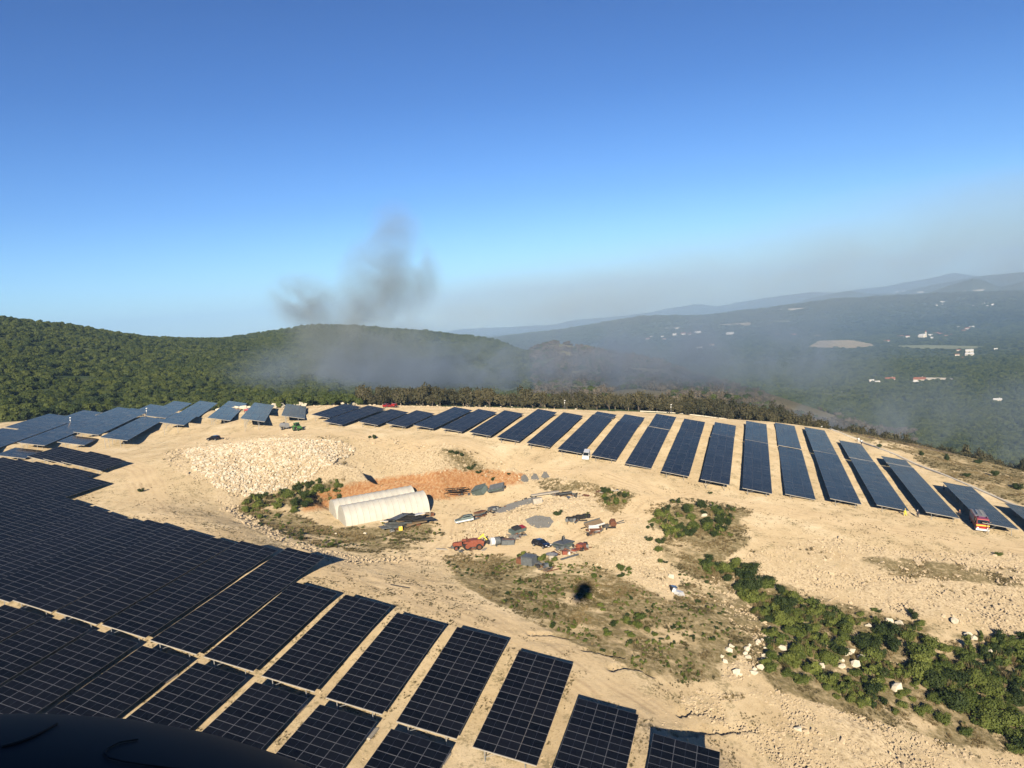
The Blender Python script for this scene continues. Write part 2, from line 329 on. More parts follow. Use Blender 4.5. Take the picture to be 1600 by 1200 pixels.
def leafmat(name, c0, c1, trans=.25):
    m = bpy.data.materials.new(name); m.use_nodes = True; n = m.node_tree; b = n.nodes['Principled BSDF']; out = n.nodes['Material Output']
    b.inputs['Roughness'].default_value = .65; b.inputs['Specular IOR Level'].default_value = .25
    oi = n.nodes.new('ShaderNodeObjectInfo'); rr = n.nodes.new('ShaderNodeValToRGB')
    ge = n.nodes.new('ShaderNodeNewGeometry'); nz = n.nodes.new('ShaderNodeTexNoise'); nz.inputs['Scale'].default_value = .035; nz.inputs['Detail'].default_value = 4
    n.links.new(ge.outputs['Position'], nz.inputs['Vector'])
    ad = n.nodes.new('ShaderNodeMath'); ad.operation = 'MULTIPLY_ADD'; ad.inputs[1].default_value = .5; n.links.new(oi.outputs['Random'], ad.inputs[0])
    sc_ = n.nodes.new('ShaderNodeMapRange'); sc_.inputs['From Min'].default_value = .3; sc_.inputs['From Max'].default_value = .7; sc_.inputs['To Max'].default_value = .45
    n.links.new(nz.outputs[0], sc_.inputs[0]); n.links.new(sc_.outputs[0], ad.inputs[2])
    ri = n.nodes.new('ShaderNodeMath'); ri.operation = 'MULTIPLY_ADD'; ri.inputs[1].default_value = .3
    n.links.new(ge.outputs['Random Per Island'], ri.inputs[0]); n.links.new(ad.outputs[0], ri.inputs[2])
    n.links.new(ri.outputs[0], rr.inputs[0])
    rr.color_ramp.elements[0].color = (*c0, 1); rr.color_ramp.elements[0].position = .1
    rr.color_ramp.elements[1].color = (*c1, 1); rr.color_ramp.elements[1].position = 1.
    n.links.new(rr.outputs[0], b.inputs['Base Color'])
    tr = n.nodes.new('ShaderNodeBsdfTranslucent'); mx = n.nodes.new('ShaderNodeMixShader'); mx.inputs[0].default_value = trans
    n.links.new(rr.outputs[0], tr.inputs[0]); n.links.new(b.outputs[0], mx.inputs[1]); n.links.new(tr.outputs[0], mx.inputs[2]); n.links.new(mx.outputs[0], out.inputs['Surface'])
    return m
M = {}
def glass_material():
    m = bpy.data.materials.new('panel_glass'); m.use_nodes = True; n = m.node_tree; L = n.links; n.nodes.remove(n.nodes['Principled BSDF'])
    df = n.nodes.new('ShaderNodeBsdfDiffuse'); rc = n.nodes.new('ShaderNodeValToRGB'); oi = n.nodes.new('ShaderNodeObjectInfo'); L.new(oi.outputs['Random'], rc.inputs[0]); rc.color_ramp.elements[0].color = (.0035, .0045, .008, 1); rc.color_ramp.elements[1].color = (.009, .010, .015, 1); L.new(rc.outputs[0], df.inputs[0])
    gl = n.nodes.new('ShaderNodeBsdfGlossy'); gl.inputs['Color'].default_value = (.95, .76, .58, 1)
    ge = n.nodes.new('ShaderNodeNewGeometry'); mr = n.nodes.new('ShaderNodeMapRange'); mr.inputs['To Min'].default_value = .13; mr.inputs['To Max'].default_value = .24
    L.new(ge.outputs['Random Per Island'], mr.inputs[0]); L.new(mr.outputs[0], gl.inputs['Roughness'])
    fr = n.nodes.new('ShaderNodeFresnel'); fr.inputs[0].default_value = 1.36; mx = n.nodes.new('ShaderNodeMixShader')
    L.new(fr.outputs[0], mx.inputs[0]); L.new(df.outputs[0], mx.inputs[1]); L.new(gl.outputs[0], mx.inputs[2]); L.new(mx.outputs[0], n.nodes['Material Output'].inputs[0]); return m
M['glass'] = glass_material()
M['pframe'] = mat('panel_frame_metal', (.15, .155, .17), .5, .1)
M['busbar'] = mat('cell_gap', (.035, .04, .055), .3)
M['galv'] = mat('galvanised_steel', (.33, .33, .32), .55, .3, noise=.15, scale=3)
M['white'] = mat('white_paint', (.78, .78, .76), .4, noise=.05)
M['black'] = mat('black_paint', (.012, .012, .016), .2, coat=.6)
M['rubber'] = mat('rubber', (.02, .02, .02), .9)
M['win'] = mat('vehicle_glass', (.015, .02, .025), .06)
M['red'] = mat('red_paint', (.33, .02, .018), .3, coat=.4, noise=.1)
M['yellow'] = mat('yellow_band', (.85, .62, .08), .5)
M['orange'] = mat('faded_orange_paint', (.27, .075, .04), .6, noise=.25, scale=4)
M['rust'] = mat('rust', (.17, .07, .035), .9, noise=.4, scale=5, bump=.5)
M['greenp'] = mat('green_paint', (.07, .2, .05), .45, noise=.1)
M['greyp'] = mat('grey_sheet_metal', (.16, .175, .18), .6, .3, noise=.25, scale=2)
M['teal'] = mat('faded_green_sheet', (.13, .17, .16), .65, .1, noise=.25, scale=2)
M['dark'] = mat('dark_steel', (.05, .048, .045), .7, .3, noise=.3, scale=4)
M['wood'] = mat('weathered_wood', (.24, .17, .10), .9, noise=.3, scale=8, bump=.4)
M['hivis'] = mat('yellow_hi_vis_cloth', (.75, .7, .06), .8)
M['cloth_d'] = mat('dark_cloth', (.03, .035, .05), .9)
M['cloth_w'] = mat('white_cloth', (.8, .8, .78), .9)
M['skin'] = mat('skin', (.5, .3, .2), .6)
M['hair'] = mat('dark_hair', (.03, .02, .015), .7)
M['concrete'] = mat('pale_concrete', (.42, .38, .31), .9, noise=.15, scale=2, bump=.3)
M['kerb'] = mat('kerb_concrete', (.66, .6, .48), .9, noise=.1, scale=1)
M['ribm'] = mat('rib_fabric', (.42, .40, .34), .7)
M['grit'] = mat('grey_gravel', (.15, .15, .145), .95, noise=.4, scale=9, bump=1.)
M['tarp'] = mat('white_polythene', (.56, .54, .47), .6, noise=.12, scale=.5, bump=.15)
M['rock'] = mat('limestone', (.47, .38, .255), .95, noise=.22, scale=1.3, bump=.6, rand=.18)
M['rockw'] = mat('white_limestone', (.58, .53, .42), .95, noise=.15, scale=1.3, bump=.6, rand=.12)
M['bark'] = mat('bark', (.12, .095, .07), .95, noise=.25, scale=4, bump=.5)
M['barkp'] = mat('pale_bark', (.24, .2, .15), .95, noise=.25, scale=4, bump=.5)
M['leaf'] = leafmat('oak_leaves', (.04, .066, .014), (.125, .15, .034))
M['leafd'] = leafmat('dark_leaves', (.022, .042, .014), (.06, .085, .022))
M['leafb'] = leafmat('scorched_leaves', (.032, .036, .016), (.10, .088, .042), .15)
M['leafash'] = leafmat('ashen_leaves', (.06, .055, .04), (.19, .16, .12), .1)
M['leafs'] = leafmat('shrub_leaves', (.04, .075, .014), (.19, .22, .05))
M['straw'] = leafmat('dry_grass', (.16, .115, .05), (.36, .28, .14), .2)
M['weed'] = leafmat('dry_weeds', (.085, .08, .035), (.2, .16, .075), .2)
M['roof'] = mat('clay_roof_tiles', (.35, .13, .07), .85, noise=.2, scale=1)
M['wall'] = mat('rendered_wall', (.72, .66, .55), .9, noise=.05, rand=.12)
M['wallw'] = mat('white_rendered_wall', (.82, .8, .75), .9, rand=.08)
M['heli'] = mat('matt_black_fuselage_paint', (.010, .0105, .012), .75, noise=.35, scale=3, spec=.2)
M['seam'] = mat('seam_shadow_gap', (.004, .004, .004), .9)

def attr(n, name):
    a = n.nodes.new('ShaderNodeAttribute'); a.attribute_name = name; return a
def ground_material():
    m = bpy.data.materials.new('limestone_ground'); m.use_nodes = True; n = m.node_tree; L = n.links; b = n.nodes['Principled BSDF']
    b.inputs['Roughness'].default_value = .95; b.inputs['Specular IOR Level'].default_value = .05; b.inputs['Diffuse Roughness'].default_value = 1.0
    tc = n.nodes.new('ShaderNodeTexCoord')
    def noise(s, d=6, r=.6, stretch=None):
        t = n.nodes.new('ShaderNodeTexNoise'); t.inputs['Scale'].default_value = s; t.inputs['Detail'].default_value = d; t.inputs['Roughness'].default_value = r
        if stretch:
            mp = n.nodes.new('ShaderNodeMapping'); mp.inputs['Rotation'].default_value = (0, 0, stretch[0]); mp.inputs['Scale'].default_value = (1, stretch[1], 1)
            L.new(tc.outputs['Object'], mp.inputs[0]); L.new(mp.outputs[0], t.inputs[0])
        else: L.new(tc.outputs['Object'], t.inputs[0])
        return t.outputs[0]
    def ramp(src, *stops):
        r = n.nodes.new('ShaderNodeValToRGB'); e = r.color_ramp.elements
        while len(e) < len(stops): e.new(.5)
        for k, (p, c) in enumerate(stops): e[k].position = p; e[k].color = (*c, 1)
        L.new(src, r.inputs[0]); return r.outputs[0]
    def mix(f, a, c, mode='MIX'):
        x = n.nodes.new('ShaderNodeMix'); x.data_type = 'RGBA'; x.blend_type = mode
        if isinstance(f, (int, float)): x.inputs[0].default_value = f
        else: L.new(f, x.inputs[0])
        for s, v in ((6, a), (7, c)):
            if isinstance(v, tuple): x.inputs[s].default_value = (*v, 1)
            else: L.new(v, x.inputs[s])
        return x.outputs[2]
    def math_(op, a, c, e=None):
        x = n.nodes.new('ShaderNodeMath'); x.operation = op
        for i, v in enumerate((a, c, e)):
            if v is None: continue
            if isinstance(v, (int, float)): x.inputs[i].default_value = v
            else: L.new(v, x.inputs[i])
        x.use_clamp = op in ('MULTIPLY_ADD',); return x.outputs[0]
    n1 = noise(.09, 5); n2 = noise(.8, 6, .65); n3 = noise(5., 5, .7)
    tan = ramp(n1, (.3, (.35, .275, .172)), (.52, (.42, .34, .22)), (.7, (.485, .405, .28)))
    tan = mix(.55, tan, ramp(n2, (.3, (.78, .75, .7)), (.5, (1, 1, 1)), (.75, (1.08, 1.08, 1.08))), 'MULTIPLY')
    # pebbles and tufts that speckle the bare soil
    speck = ramp(n3, (.32, (.5, .45, .38)), (.42, (1, 1, 1)), (.66, (1.08, 1.08, 1.08)))
    tan = mix(.9, tan, speck, 'MULTIPLY')
    weeds = ramp(math_('MULTIPLY', noise(.35, 4), noise(2.2, 4)), (.27, (0, 0, 0)), (.36, (1, 1, 1)))
    tan = mix(math_('MULTIPLY', weeds, .6), tan, (.13, .115, .06))
    rub = ramp(noise(2.2, 6, .7), (.33, (.11, .085, .05)), (.45, (.38, .305, .20)), (.62, (.49, .41, .28)))
    zr, zd, zo, zb, zw = (attr(n, k).outputs['Fac'] for k in ('z_rubble', 'z_dry', 'z_orange', 'z_burnt', 'z_woods'))
    def edge(z): return ramp(math_('ADD', z, math_('MULTIPLY', math_('SUBTRACT', n2, .5), 1.1)), (.3, (0, 0, 0)), (.75, (1, 1, 1)))
    tan = mix(math_('MULTIPLY', attr(n, 'z_bed').outputs['Fac'], .5), tan, (.46, .365, .235))
    tan = mix(math_('MULTIPLY', attr(n, 'z_rut').outputs['Fac'], .85), tan, (.29, .22, .14))
    c = mix(edge(zr), tan, rub)
    dry = ramp(noise(1.2, 6, .7), (.33, (.075, .066, .03)), (.5, (.155, .128, .068)), (.66, (.30, .245, .155)))
    c = mix(math_('MULTIPLY', edge(zd), .93), c, dry)
    org = ramp(noise(1.6, 6, .7, (0, .4)), (.35, (.24, .10, .04)), (.5, (.34, .175, .075)), (.66, (.41, .28, .16)))
    c = mix(math_('MULTIPLY', edge(zo), .92), c, org)
    c = mix(math_('MULTIPLY', edge(zb), .85), c, ramp(n2, (.35, (.03, .026, .022)), (.65, (.11, .085, .065))))
    fl = ramp(noise(.05, 6, .65), (.35, (.022, .034, .013)), (.5, (.04, .052, .022)), (.66, (.07, .07, .035)))
    far = ramp(noise(.0035, 7, .6), (.38, (.025, .04, .018)), (.55, (.045, .062, .028)), (.72, (.10, .105, .055)))
    fl = mix(.5, fl, far)
    c = mix(zw, c, fl)
    L.new(c, b.inputs['Base Color'])
    bp = n.nodes.new('ShaderNodeBump'); bp.inputs['Strength'].default_value = .8; bp.inputs['Distance'].default_value = .22
    L.new(math_('ADD', n2, math_('MULTIPLY', n3, .35)), bp.inputs['Height']); L.new(bp.outputs[0], b.inputs['Normal'])
    return m
M['ground'] = ground_material()

# ------------------------------------------------------------------ object helpers
def link(o, parent=None):
    COL.objects.link(o)
    if parent is not None: o.parent = parent
    return o
def tag(o, label=None, cat=None, group=None, kind=None):
    if label: o['label'] = label
    if cat: o['category'] = cat
    if group: o['group'] = group
    if kind: o['kind'] = kind
    return o
def mesh_np(name, verts, faces, mats, mi=None, smooth=False):
    me = bpy.data.meshes.new(name); verts = np.asarray(verts, np.float32); faces = np.asarray(faces, np.int32)
    k = faces.shape[1]; nf = len(faces)
    me.vertices.add(len(verts)); me.vertices.foreach_set('co', verts.ravel())
    me.loops.add(nf*k); me.loops.foreach_set('vertex_index', faces.ravel())
    me.polygons.add(nf); me.polygons.foreach_set('loop_start', np.arange(0, nf*k, k, dtype=np.int32))
    if mi is not None: me.polygons.foreach_set('material_index', np.asarray(mi, np.int32))
    me.polygons.foreach_set('use_smooth', np.full(nf, smooth))
    for m in mats: me.materials.append(M[m] if isinstance(m, str) else m)
    me.update(calc_edges=True); return me
class MB:
    """collects shapes with materials and builds one mesh"""
    def __init__(s): s.v = []; s.f = []; s.m = []; s.mats = []
    def mi(s, m):
        if m not in s.mats: s.mats.append(m)
        return s.mats.index(m)
    def add(s, vs, fs, m):
        o = len(s.v); s.v += [tuple(v) for v in vs]; s.f += [tuple(i+o for i in f) for f in fs]; s.m += [s.mi(m)]*len(fs); return s
    def box(s, c, d, m, rz=0, rx=0, ry=0, taper=1.0):
        R = Matrix.Rotation(rz, 3, 'Z')@Matrix.Rotation(rx, 3, 'X')@Matrix.Rotation(ry, 3, 'Y')
        vs = []
        for k in (-1, 1):
            t = taper if k > 0 else 1
            for (i, j) in ((-1, -1), (1, -1), (1, 1), (-1, 1)):
                vs.append(Vector(c)+R@Vector((i*d[0]/2*t, j*d[1]/2*t, k*d[2]/2)))
        return s.add(vs, [(3, 2, 1, 0), (4, 5, 6, 7), (0, 1, 5, 4), (1, 2, 6, 5), (2, 3, 7, 6), (3, 0, 4, 7)], m)
    def prism(s, prof, y0, y1, m, inset=0.0, top=None):
        """profile in x,z extruded in y; upper points pulled in by inset"""
        zs = [p[1] for p in prof]; zmin, zmax = min(zs), max(zs); n = len(prof)
        def pull(z): return inset*max(0, (z-(top or zmin))/(zmax-(top or zmin)+1e-6))
        vs = [(x, y0+pull(z), z) for x, z in prof]+[(x, y1-pull(z), z) for x, z in prof]
        fs = [tuple(range(n)), tuple(range(2*n-1, n-1, -1))]+[(i, (i+1) % n+0, (i+1) % n+n, i+n)[::-1] for i in range(n)]
        return s.add(vs, fs, m)
    def cyl(s, a, b, r, m, n=12, r2=None):
        a = Vector(a); b = Vector(b); r2 = r if r2 is None else r2; d = (b-a).normalized(); q = d.to_track_quat('Z', 'Y')
        vs = [a+q@Vector((r*math.cos(t), r*math.sin(t), 0)) for t in (2*math.pi*i/n for i in range(n))]+[b+q@Vector((r2*math.cos(t), r2*math.sin(t), 0)) for t in (2*math.pi*i/n for i in range(n))]
        return s.add(vs, [tuple(range(n-1, -1, -1)), tuple(range(n, 2*n))]+[(i, (i+1) % n, (i+1) % n+n, i+n) for i in range(n)], m)
    def build(s, name, parent=None, loc=None, rz=None, smooth=False, bevel=0):
        me = bpy.data.meshes.new(name); me.from_pydata(s.v, [], s.f)
        for m in s.mats: me.materials.append(M[m])
        for p, k in zip(me.polygons, s.m): p.material_index = k; p.use_smooth = smooth
        me.update(); o = link(bpy.data.objects.new(name, me), parent)
        if loc is not None: o.location = loc
        if rz is not None: o.rotation_euler = (0, 0, rz)
        if bevel:
            b = o.modifiers.new('edge', 'BEVEL'); b.width = bevel; b.segments = 2; b.limit_method = 'ANGLE'; b.angle_limit = math.radians(30)
        return o
def empty(name, loc, rz=0):
    o = link(bpy.data.objects.new(name, None)); o.location = loc; o.rotation_euler = (0, 0, rz); o.empty_display_size = .3; return o
def copy_tree(o, parent=None):
    c = o.copy(); COL.objects.link(c); c.parent = parent
    for ch in list(o.children): copy_tree(ch, c)
    return c
def ground_normal(x, y, e=1.5):
    return Vector((float(gz(x-e, y)-gz(x+e, y))/(2*e), float(gz(x, y-e)-gz(x, y+e))/(2*e), 1)).normalized()
def place(o, x, y, rz, dz=0., tilt=True):
    z = float(gz(x, y))+dz
    nrm = ground_normal(x, y) if tilt else Vector((0, 0, 1))
    q = Vector((0, 0, 1)).rotation_difference(nrm)
    o.rotation_mode = 'QUATERNION'; o.rotation_quaternion = q@Matrix.Rotation(rz, 3, 'Z').to_quaternion(); o.location = (x, y, z)
def heading(p, q):
    a = site(*p); b = site(*q); return math.atan2(b[1]-a[1], b[0]-a[0])

# ------------------------------------------------------------------ the land: one sheet to the horizon
def build_land():
    az = np.radians(np.r_[np.linspace(-180, -64, 30)[:-1], np.linspace(-64, -37, 55)[:-1], np.linspace(-37, 37, 860), np.linspace(37, 64, 55)[1:], np.linspace(64, 180, 30)[1:]])
    rr = np.r_[np.linspace(3, 55, 30)[:-1], np.linspace(55, 130, 190)[:-1], np.linspace(130, 330, 330)[:-1], np.exp(np.linspace(math.log(330), math.log(1600), 120))[:-1], np.exp(np.linspace(math.log(1600), math.log(39000), 120))]
    A, Rr = np.meshgrid(az, rr); X = Rr*np.sin(A); Y = Rr*np.cos(A)
    Z = land(X, Y); R, D, O, B, W = zones(X, Y, Z)
    nearm = 1-sstep(300, 360, Rr)
    Z = Z + nearm*(R*(fbm(X*.8, Y*.8, 4, 2)*.42+fbm(X*.22, Y*.22, 3, 8)*.5)+(1-R)*(fbm(X*.5, Y*.5, 4, 3)*.13)+D*fbm(X*.3, Y*.3, 4, 4)*.35)
    td = track_dist(X, Y)+fbm(X/6, Y/6, 2, 15)*.5
    rut = (np.exp(-((td-.95)/.28)**2)+.6*np.exp(-((td-2.3)/.3)**2)+.5*np.exp(-((td-3.6)/.3)**2))*np.clip(.55+fbm(X/4, Y/4, 3, 17), 0, 1); bed = 1-sstep(2.5, 5, td)
    R = R*(1-bed*.9); D = D*(1-bed*.8)
    for T in ([(828, 992), (860, 992), (886, 996)], [(912, 1016), (940, 1020), (975, 1024)], [(953, 1046), (962, 1041), (985, 1043), (1005, 1049), (1018, 1056)], [(1060, 1116), (1074, 1112), (1092, 1113), (1115, 1117), (1128, 1120)], [(1050, 1146), (1072, 1147), (1100, 1144), (1135, 1141), (1168, 1139), (1182, 1142)]):
        W_ = [site(*p, 30) for p in T]; dd = np.full(X.shape, 9.0)
        for (x0, y0), (x1, y1) in zip(W_[:-1], W_[1:]):
            dx, dy = x1-x0, y1-y0; t = np.clip(((X-x0)*dx+(Y-y0)*dy)/(dx*dx+dy*dy), 0, 1); dd = np.minimum(dd, np.hypot(X-x0-dx*t, Y-y0-dy*t))
        dd = dd+fbm(X*1.2, Y*1.2, 3, 19)*.35; Z = Z-np.exp(-(dd/.34)**2)*.75+np.exp(-((dd-.8)/.5)**2)*.05
    n_r, n_a = X.shape; idx = np.arange(n_r*n_a).reshape(n_r, n_a)
    f = np.stack([idx[:-1, :-1], idx[:-1, 1:], idx[1:, 1:], idx[1:, :-1]], -1).reshape(-1, 4)[:, ::-1]
    me = mesh_np('ground', np.stack([X, Y, Z], -1).reshape(-1, 3), f, ['ground'], smooth=True)
    for k, v in (('z_rubble', R), ('z_dry', D), ('z_orange', O), ('z_burnt', B), ('z_woods', W), ('z_rut', rut), ('z_bed', bed)):
        a = me.attributes.new(k, 'FLOAT', 'POINT'); a.data.foreach_set('value', v.ravel().astype(np.float32))
    o = link(bpy.data.objects.new('ground', me)); tag(o, kind='structure')
build_land()

# ------------------------------------------------------------------ solar tables
MW, MH, GAP = 2.278, 1.134, .02
W3 = 3*MW+2*GAP
def module_geo(detail):
    b = .022; t = .035
    xs = [0, b, MW-b, MW]; v = []
    o = [(0, 0), (MW, 0), (MW, MH), (0, MH)]; i_ = [(b, b), (MW-b, b), (MW-b, MH-b), (b, MH-b)]
    v = [(x, y, 0) for x, y in o]+[(x, y, t) for x, y in o]+[(x, y, t) for x, y in i_]
    f = [(0, 1, 5, 4), (1, 2, 6, 5), (2, 3, 7, 6), (3, 0, 4, 7), (4, 5, 9, 8), (5, 6, 10, 9), (6, 7, 11, 10), (7, 4, 8, 11), (3, 2, 1, 0)]
    mi = [0]*8+[2]
    if detail:
        g = .012; c = MW/2
        v += [(c-g, b, t), (c+g, b, t), (c+g, MH-b, t), (c-g, MH-b, t)]
        f += [(8, 12, 15, 11), (12, 13, 14, 15), (13, 9, 10, 14)]; mi += [1, 2, 1]
    else: f += [(8, 9, 10, 11)]; mi += [1]
    return np.array(v), np.array(f), np.array(mi)
MV, MF, MI = module_geo(True); MVf, MFf, MIf = module_geo(False)
module_mesh = mesh_np('solar_panel', MV, MF, ['pframe', 'glass', 'busbar'], MI)
tables_done = []
def solar_table(F, u, v0, v1, z0, z1, tilt, label, group, single, ws=1.0):
    n = max(2, int(round((v1-v0)/(MH+GAP)))); Lm = n*(MH+GAP)
    x0, y0 = F.xy(u, v0); x1, y1 = F.xy(u, v1)
    P = Vector((x0, y0, z0+CZ)); Y = (Vector((x1, y1, z1+CZ))-P).normalized()
    ct, st = math.cos(tilt), math.sin(tilt)
    X = Vector((F.c*ct, -F.s*ct, -st)); X = (X-Y*X.dot(Y)).normalized(); Z = X.cross(Y)
    # stand clear of the ground everywhere
    lift = 0
    for t in np.linspace(0, 1, 14):
        for a in (0, W3/2, W3*ws):
            q = P+X*a+Y*(Lm*t); lift = max(lift, float(gz(q.x, q.y))+.3-q.z)
    P = P+Vector((0, 0, min(lift, 2.6) if lift > 0 else -.2))
    gx, gy = (P+X*W3/2).x, (P+X*W3/2).y
    base = Vector((gx, gy, float(gz(gx, gy))))
    t = empty('solar_table', base); tag(t, label, 'solar table', group)
    X3 = X*ws
    Mx = Matrix(((X3.x, Y.x, Z.x, P.x-base.x), (X3.y, Y.y, Z.y, P.y-base.y), (X3.z, Y.z, Z.z, P.z-base.z), (0, 0, 0, 1)))
    if single:
        for j in range(n):
            for i in range(3):
                o = bpy.data.objects.new('solar_panel', module_mesh); link(o, t)
                o.matrix_basis = Mx@Matrix.Translation((i*(MW+GAP), j*(MH+GAP), rnd.uniform(-.004, .004)))@Matrix.Rotation(rnd.gauss(0, .0022), 4, 'X')@Matrix.Rotation(rnd.gauss(0, .0022), 4, 'Y')
    else:
        off = np.array([(i*(MW+GAP), j*(MH+GAP), 0) for j in range(n) for i in range(3)])
        v = MVf[None]+off[:, None]; v[:, :, 2] += rng.normal(0, .004, (len(off), 1)); k = len(MVf)
        v[:, :, 2] += rng.normal(0, .0022, (len(off), 1))*MVf[None, :, 0]+rng.normal(0, .003, (len(off), 1))*MVf[None, :, 1]
        f = MFf[None]+(np.arange(len(off))*k)[:, None, None]
        me = mesh_np('panel_field', v.reshape(-1, 3), f.reshape(-1, 4), ['pframe', 'glass', 'busbar'], np.tile(MIf, len(off)))
        o = bpy.data.objects.new('panel_field', me); link(o, t); o.matrix_basis = Mx; o['kind'] = 'stuff'
    # frame: purlins under the panels, front and rear rails, posts with braces
    mb = MB()
    for a in (.5, 1.8, 2.9, 4.0, 5.1, W3-.5): mb.box((a, Lm/2, -.06), (.06, Lm+.1, .08), 'galv')
    np_ = max(2, int(round(Lm/4.2))+1)
    iM = Mx.to_3x3().inverted()
    for q in range(np_):
        b = .25+(Lm-.5)*q/(np_-1)
        mb.box((W3/2, b, -.15), (W3-.5, .08, .1), 'galv')
        for a in (1.2, W3-1.3):
            wp = P+X*a+Y*b+Z*(-.2); g = float(gz(wp.x, wp.y))-.3
            loc = iM@(Vector((wp.x, wp.y, g))-P); mb.cyl(tuple(iM@(wp-P)), tuple(loc), .06, 'galv', 5)
            if a < 3:
                wq = P+X*(a+1.5)+Y*b+Z*(-.2); lq = iM@(Vector((wp.x, wp.y, (g+.3)*.6+wp.z*.4))-P); mb.cyl(tuple(iM@(wq-P)), tuple(lq), .035, 'galv', 4)
    o = mb.build('support_frame', t); o.matrix_basis = Mx
    e = MB().box((W3/2, -.03, -.05), (W3, .05, .1), 'concrete').build('end_rail', t); e.matrix_basis = Mx
    tables_done.append((t, P+X*W3/2+Y*Lm/2)); return t
TL = math.radians(12.5)
ORD = ['first', 'second', 'third', 'fourth', 'fifth', 'sixth', 'seventh', 'eighth', 'ninth', 'tenth', 'eleventh', 'twelfth', 'thirteenth', 'fourteenth', 'fifteenth',
       'sixteenth', 'seventeenth', 'eighteenth', 'nineteenth', 'twentieth', 'twenty-first', 'twenty-second', 'twenty-third', 'twenty-fourth', 'twenty-fifth']
for i, r in enumerate(FAR):
    n_ = len(FAR)-1-i
    lab = ('%s table from the right in the row across the dirt road' % ORD[n_]) if n_ else 'last solar table at the right edge, beyond the fire engine'
    if n_ == 1: lab = 'solar table standing right behind the fire engine'
    solar_table(FA, *r, TL, lab, 'solar tables in the row across the road', False)
for i, r in enumerate(FARB):
    solar_table(FA, *r, TL, 'short rear solar table, %s from the left of those before the scorched trees' % ORD[i], 'short rear tables by the burnt trees', False)
def inview(P, lo=-60, hi=1660):
    a, b = proj(P.x, P.y, P.z); return lo < a < hi and -100 < b < 1260
for i, (u, v0, v1, z0, z1) in enumerate(NEARB):
    # cut the hidden near part of rows that run out of the picture
    sl = (z1-z0)/(v1-v0)
    x, y = FA.xy(u+W3, v0)
    while v0 < v1-6 and proj(*FA.xy(u+W3, v0), z0+CZ)[0] < -40: v0 += 2; z0 += 2*sl
    if proj(*FA.xy(u+W3, v1), z1+CZ)[0] < -10: continue
    lab = '%s of the long near tables counted from the right, dark panels with thin grey grid' % ORD[i] if i else 'rightmost near table at the bottom edge, only its tip showing'
    solar_table(FA, u, v0, v1, z0, z1, TL, lab, 'long solar tables on the near slope', i < 9)
for i, (u, v0, v1, z0, z1) in enumerate(NEARF):
    sl = (z1-z0)/(v1-v0)
    while v0 < v1-2.4 and (proj(*FA.xy(u+W3, v0), z0+CZ)[1] > 1240 or proj(*FA.xy(u+W3, v0), z0+CZ)[0] < -40): v0 += 1.15; z0 += 1.15*sl
    if proj(*FA.xy(u+W3, v1), z1+CZ)[0] < -10 or proj(*FA.xy(u+W3, v1), z1+CZ)[1] > 1190 or v1-v0 < 4: continue
    solar_table(FA, u, v0, v1, z0, z1, TL, 'lower near table below the gap, in line with the %s long table from the right' % ORD[i], 'lower solar tables at the bottom edge', True)
for i, r in enumerate(NBLK):
    solar_table(FA, *r, TL, '%s table from the right in the small dark block beside the bend' % ORD[i], 'small block of dark tables', False)
for i, (u, v0, v1) in enumerate(LEFT):
    solar_table(FB, u, v0, v1, LEFTZ, LEFTZ, math.radians(14.5), 'pale reflecting table, %s from the right in the far left block' % ORD[i] if i > 2 else
                ('pale reflecting table nearest the green tractor', 'pale reflecting table left of the one by the green tractor', 'pale reflecting table with a red machine at its far corner')[i], 'pale tables in the far left block', False, LS)

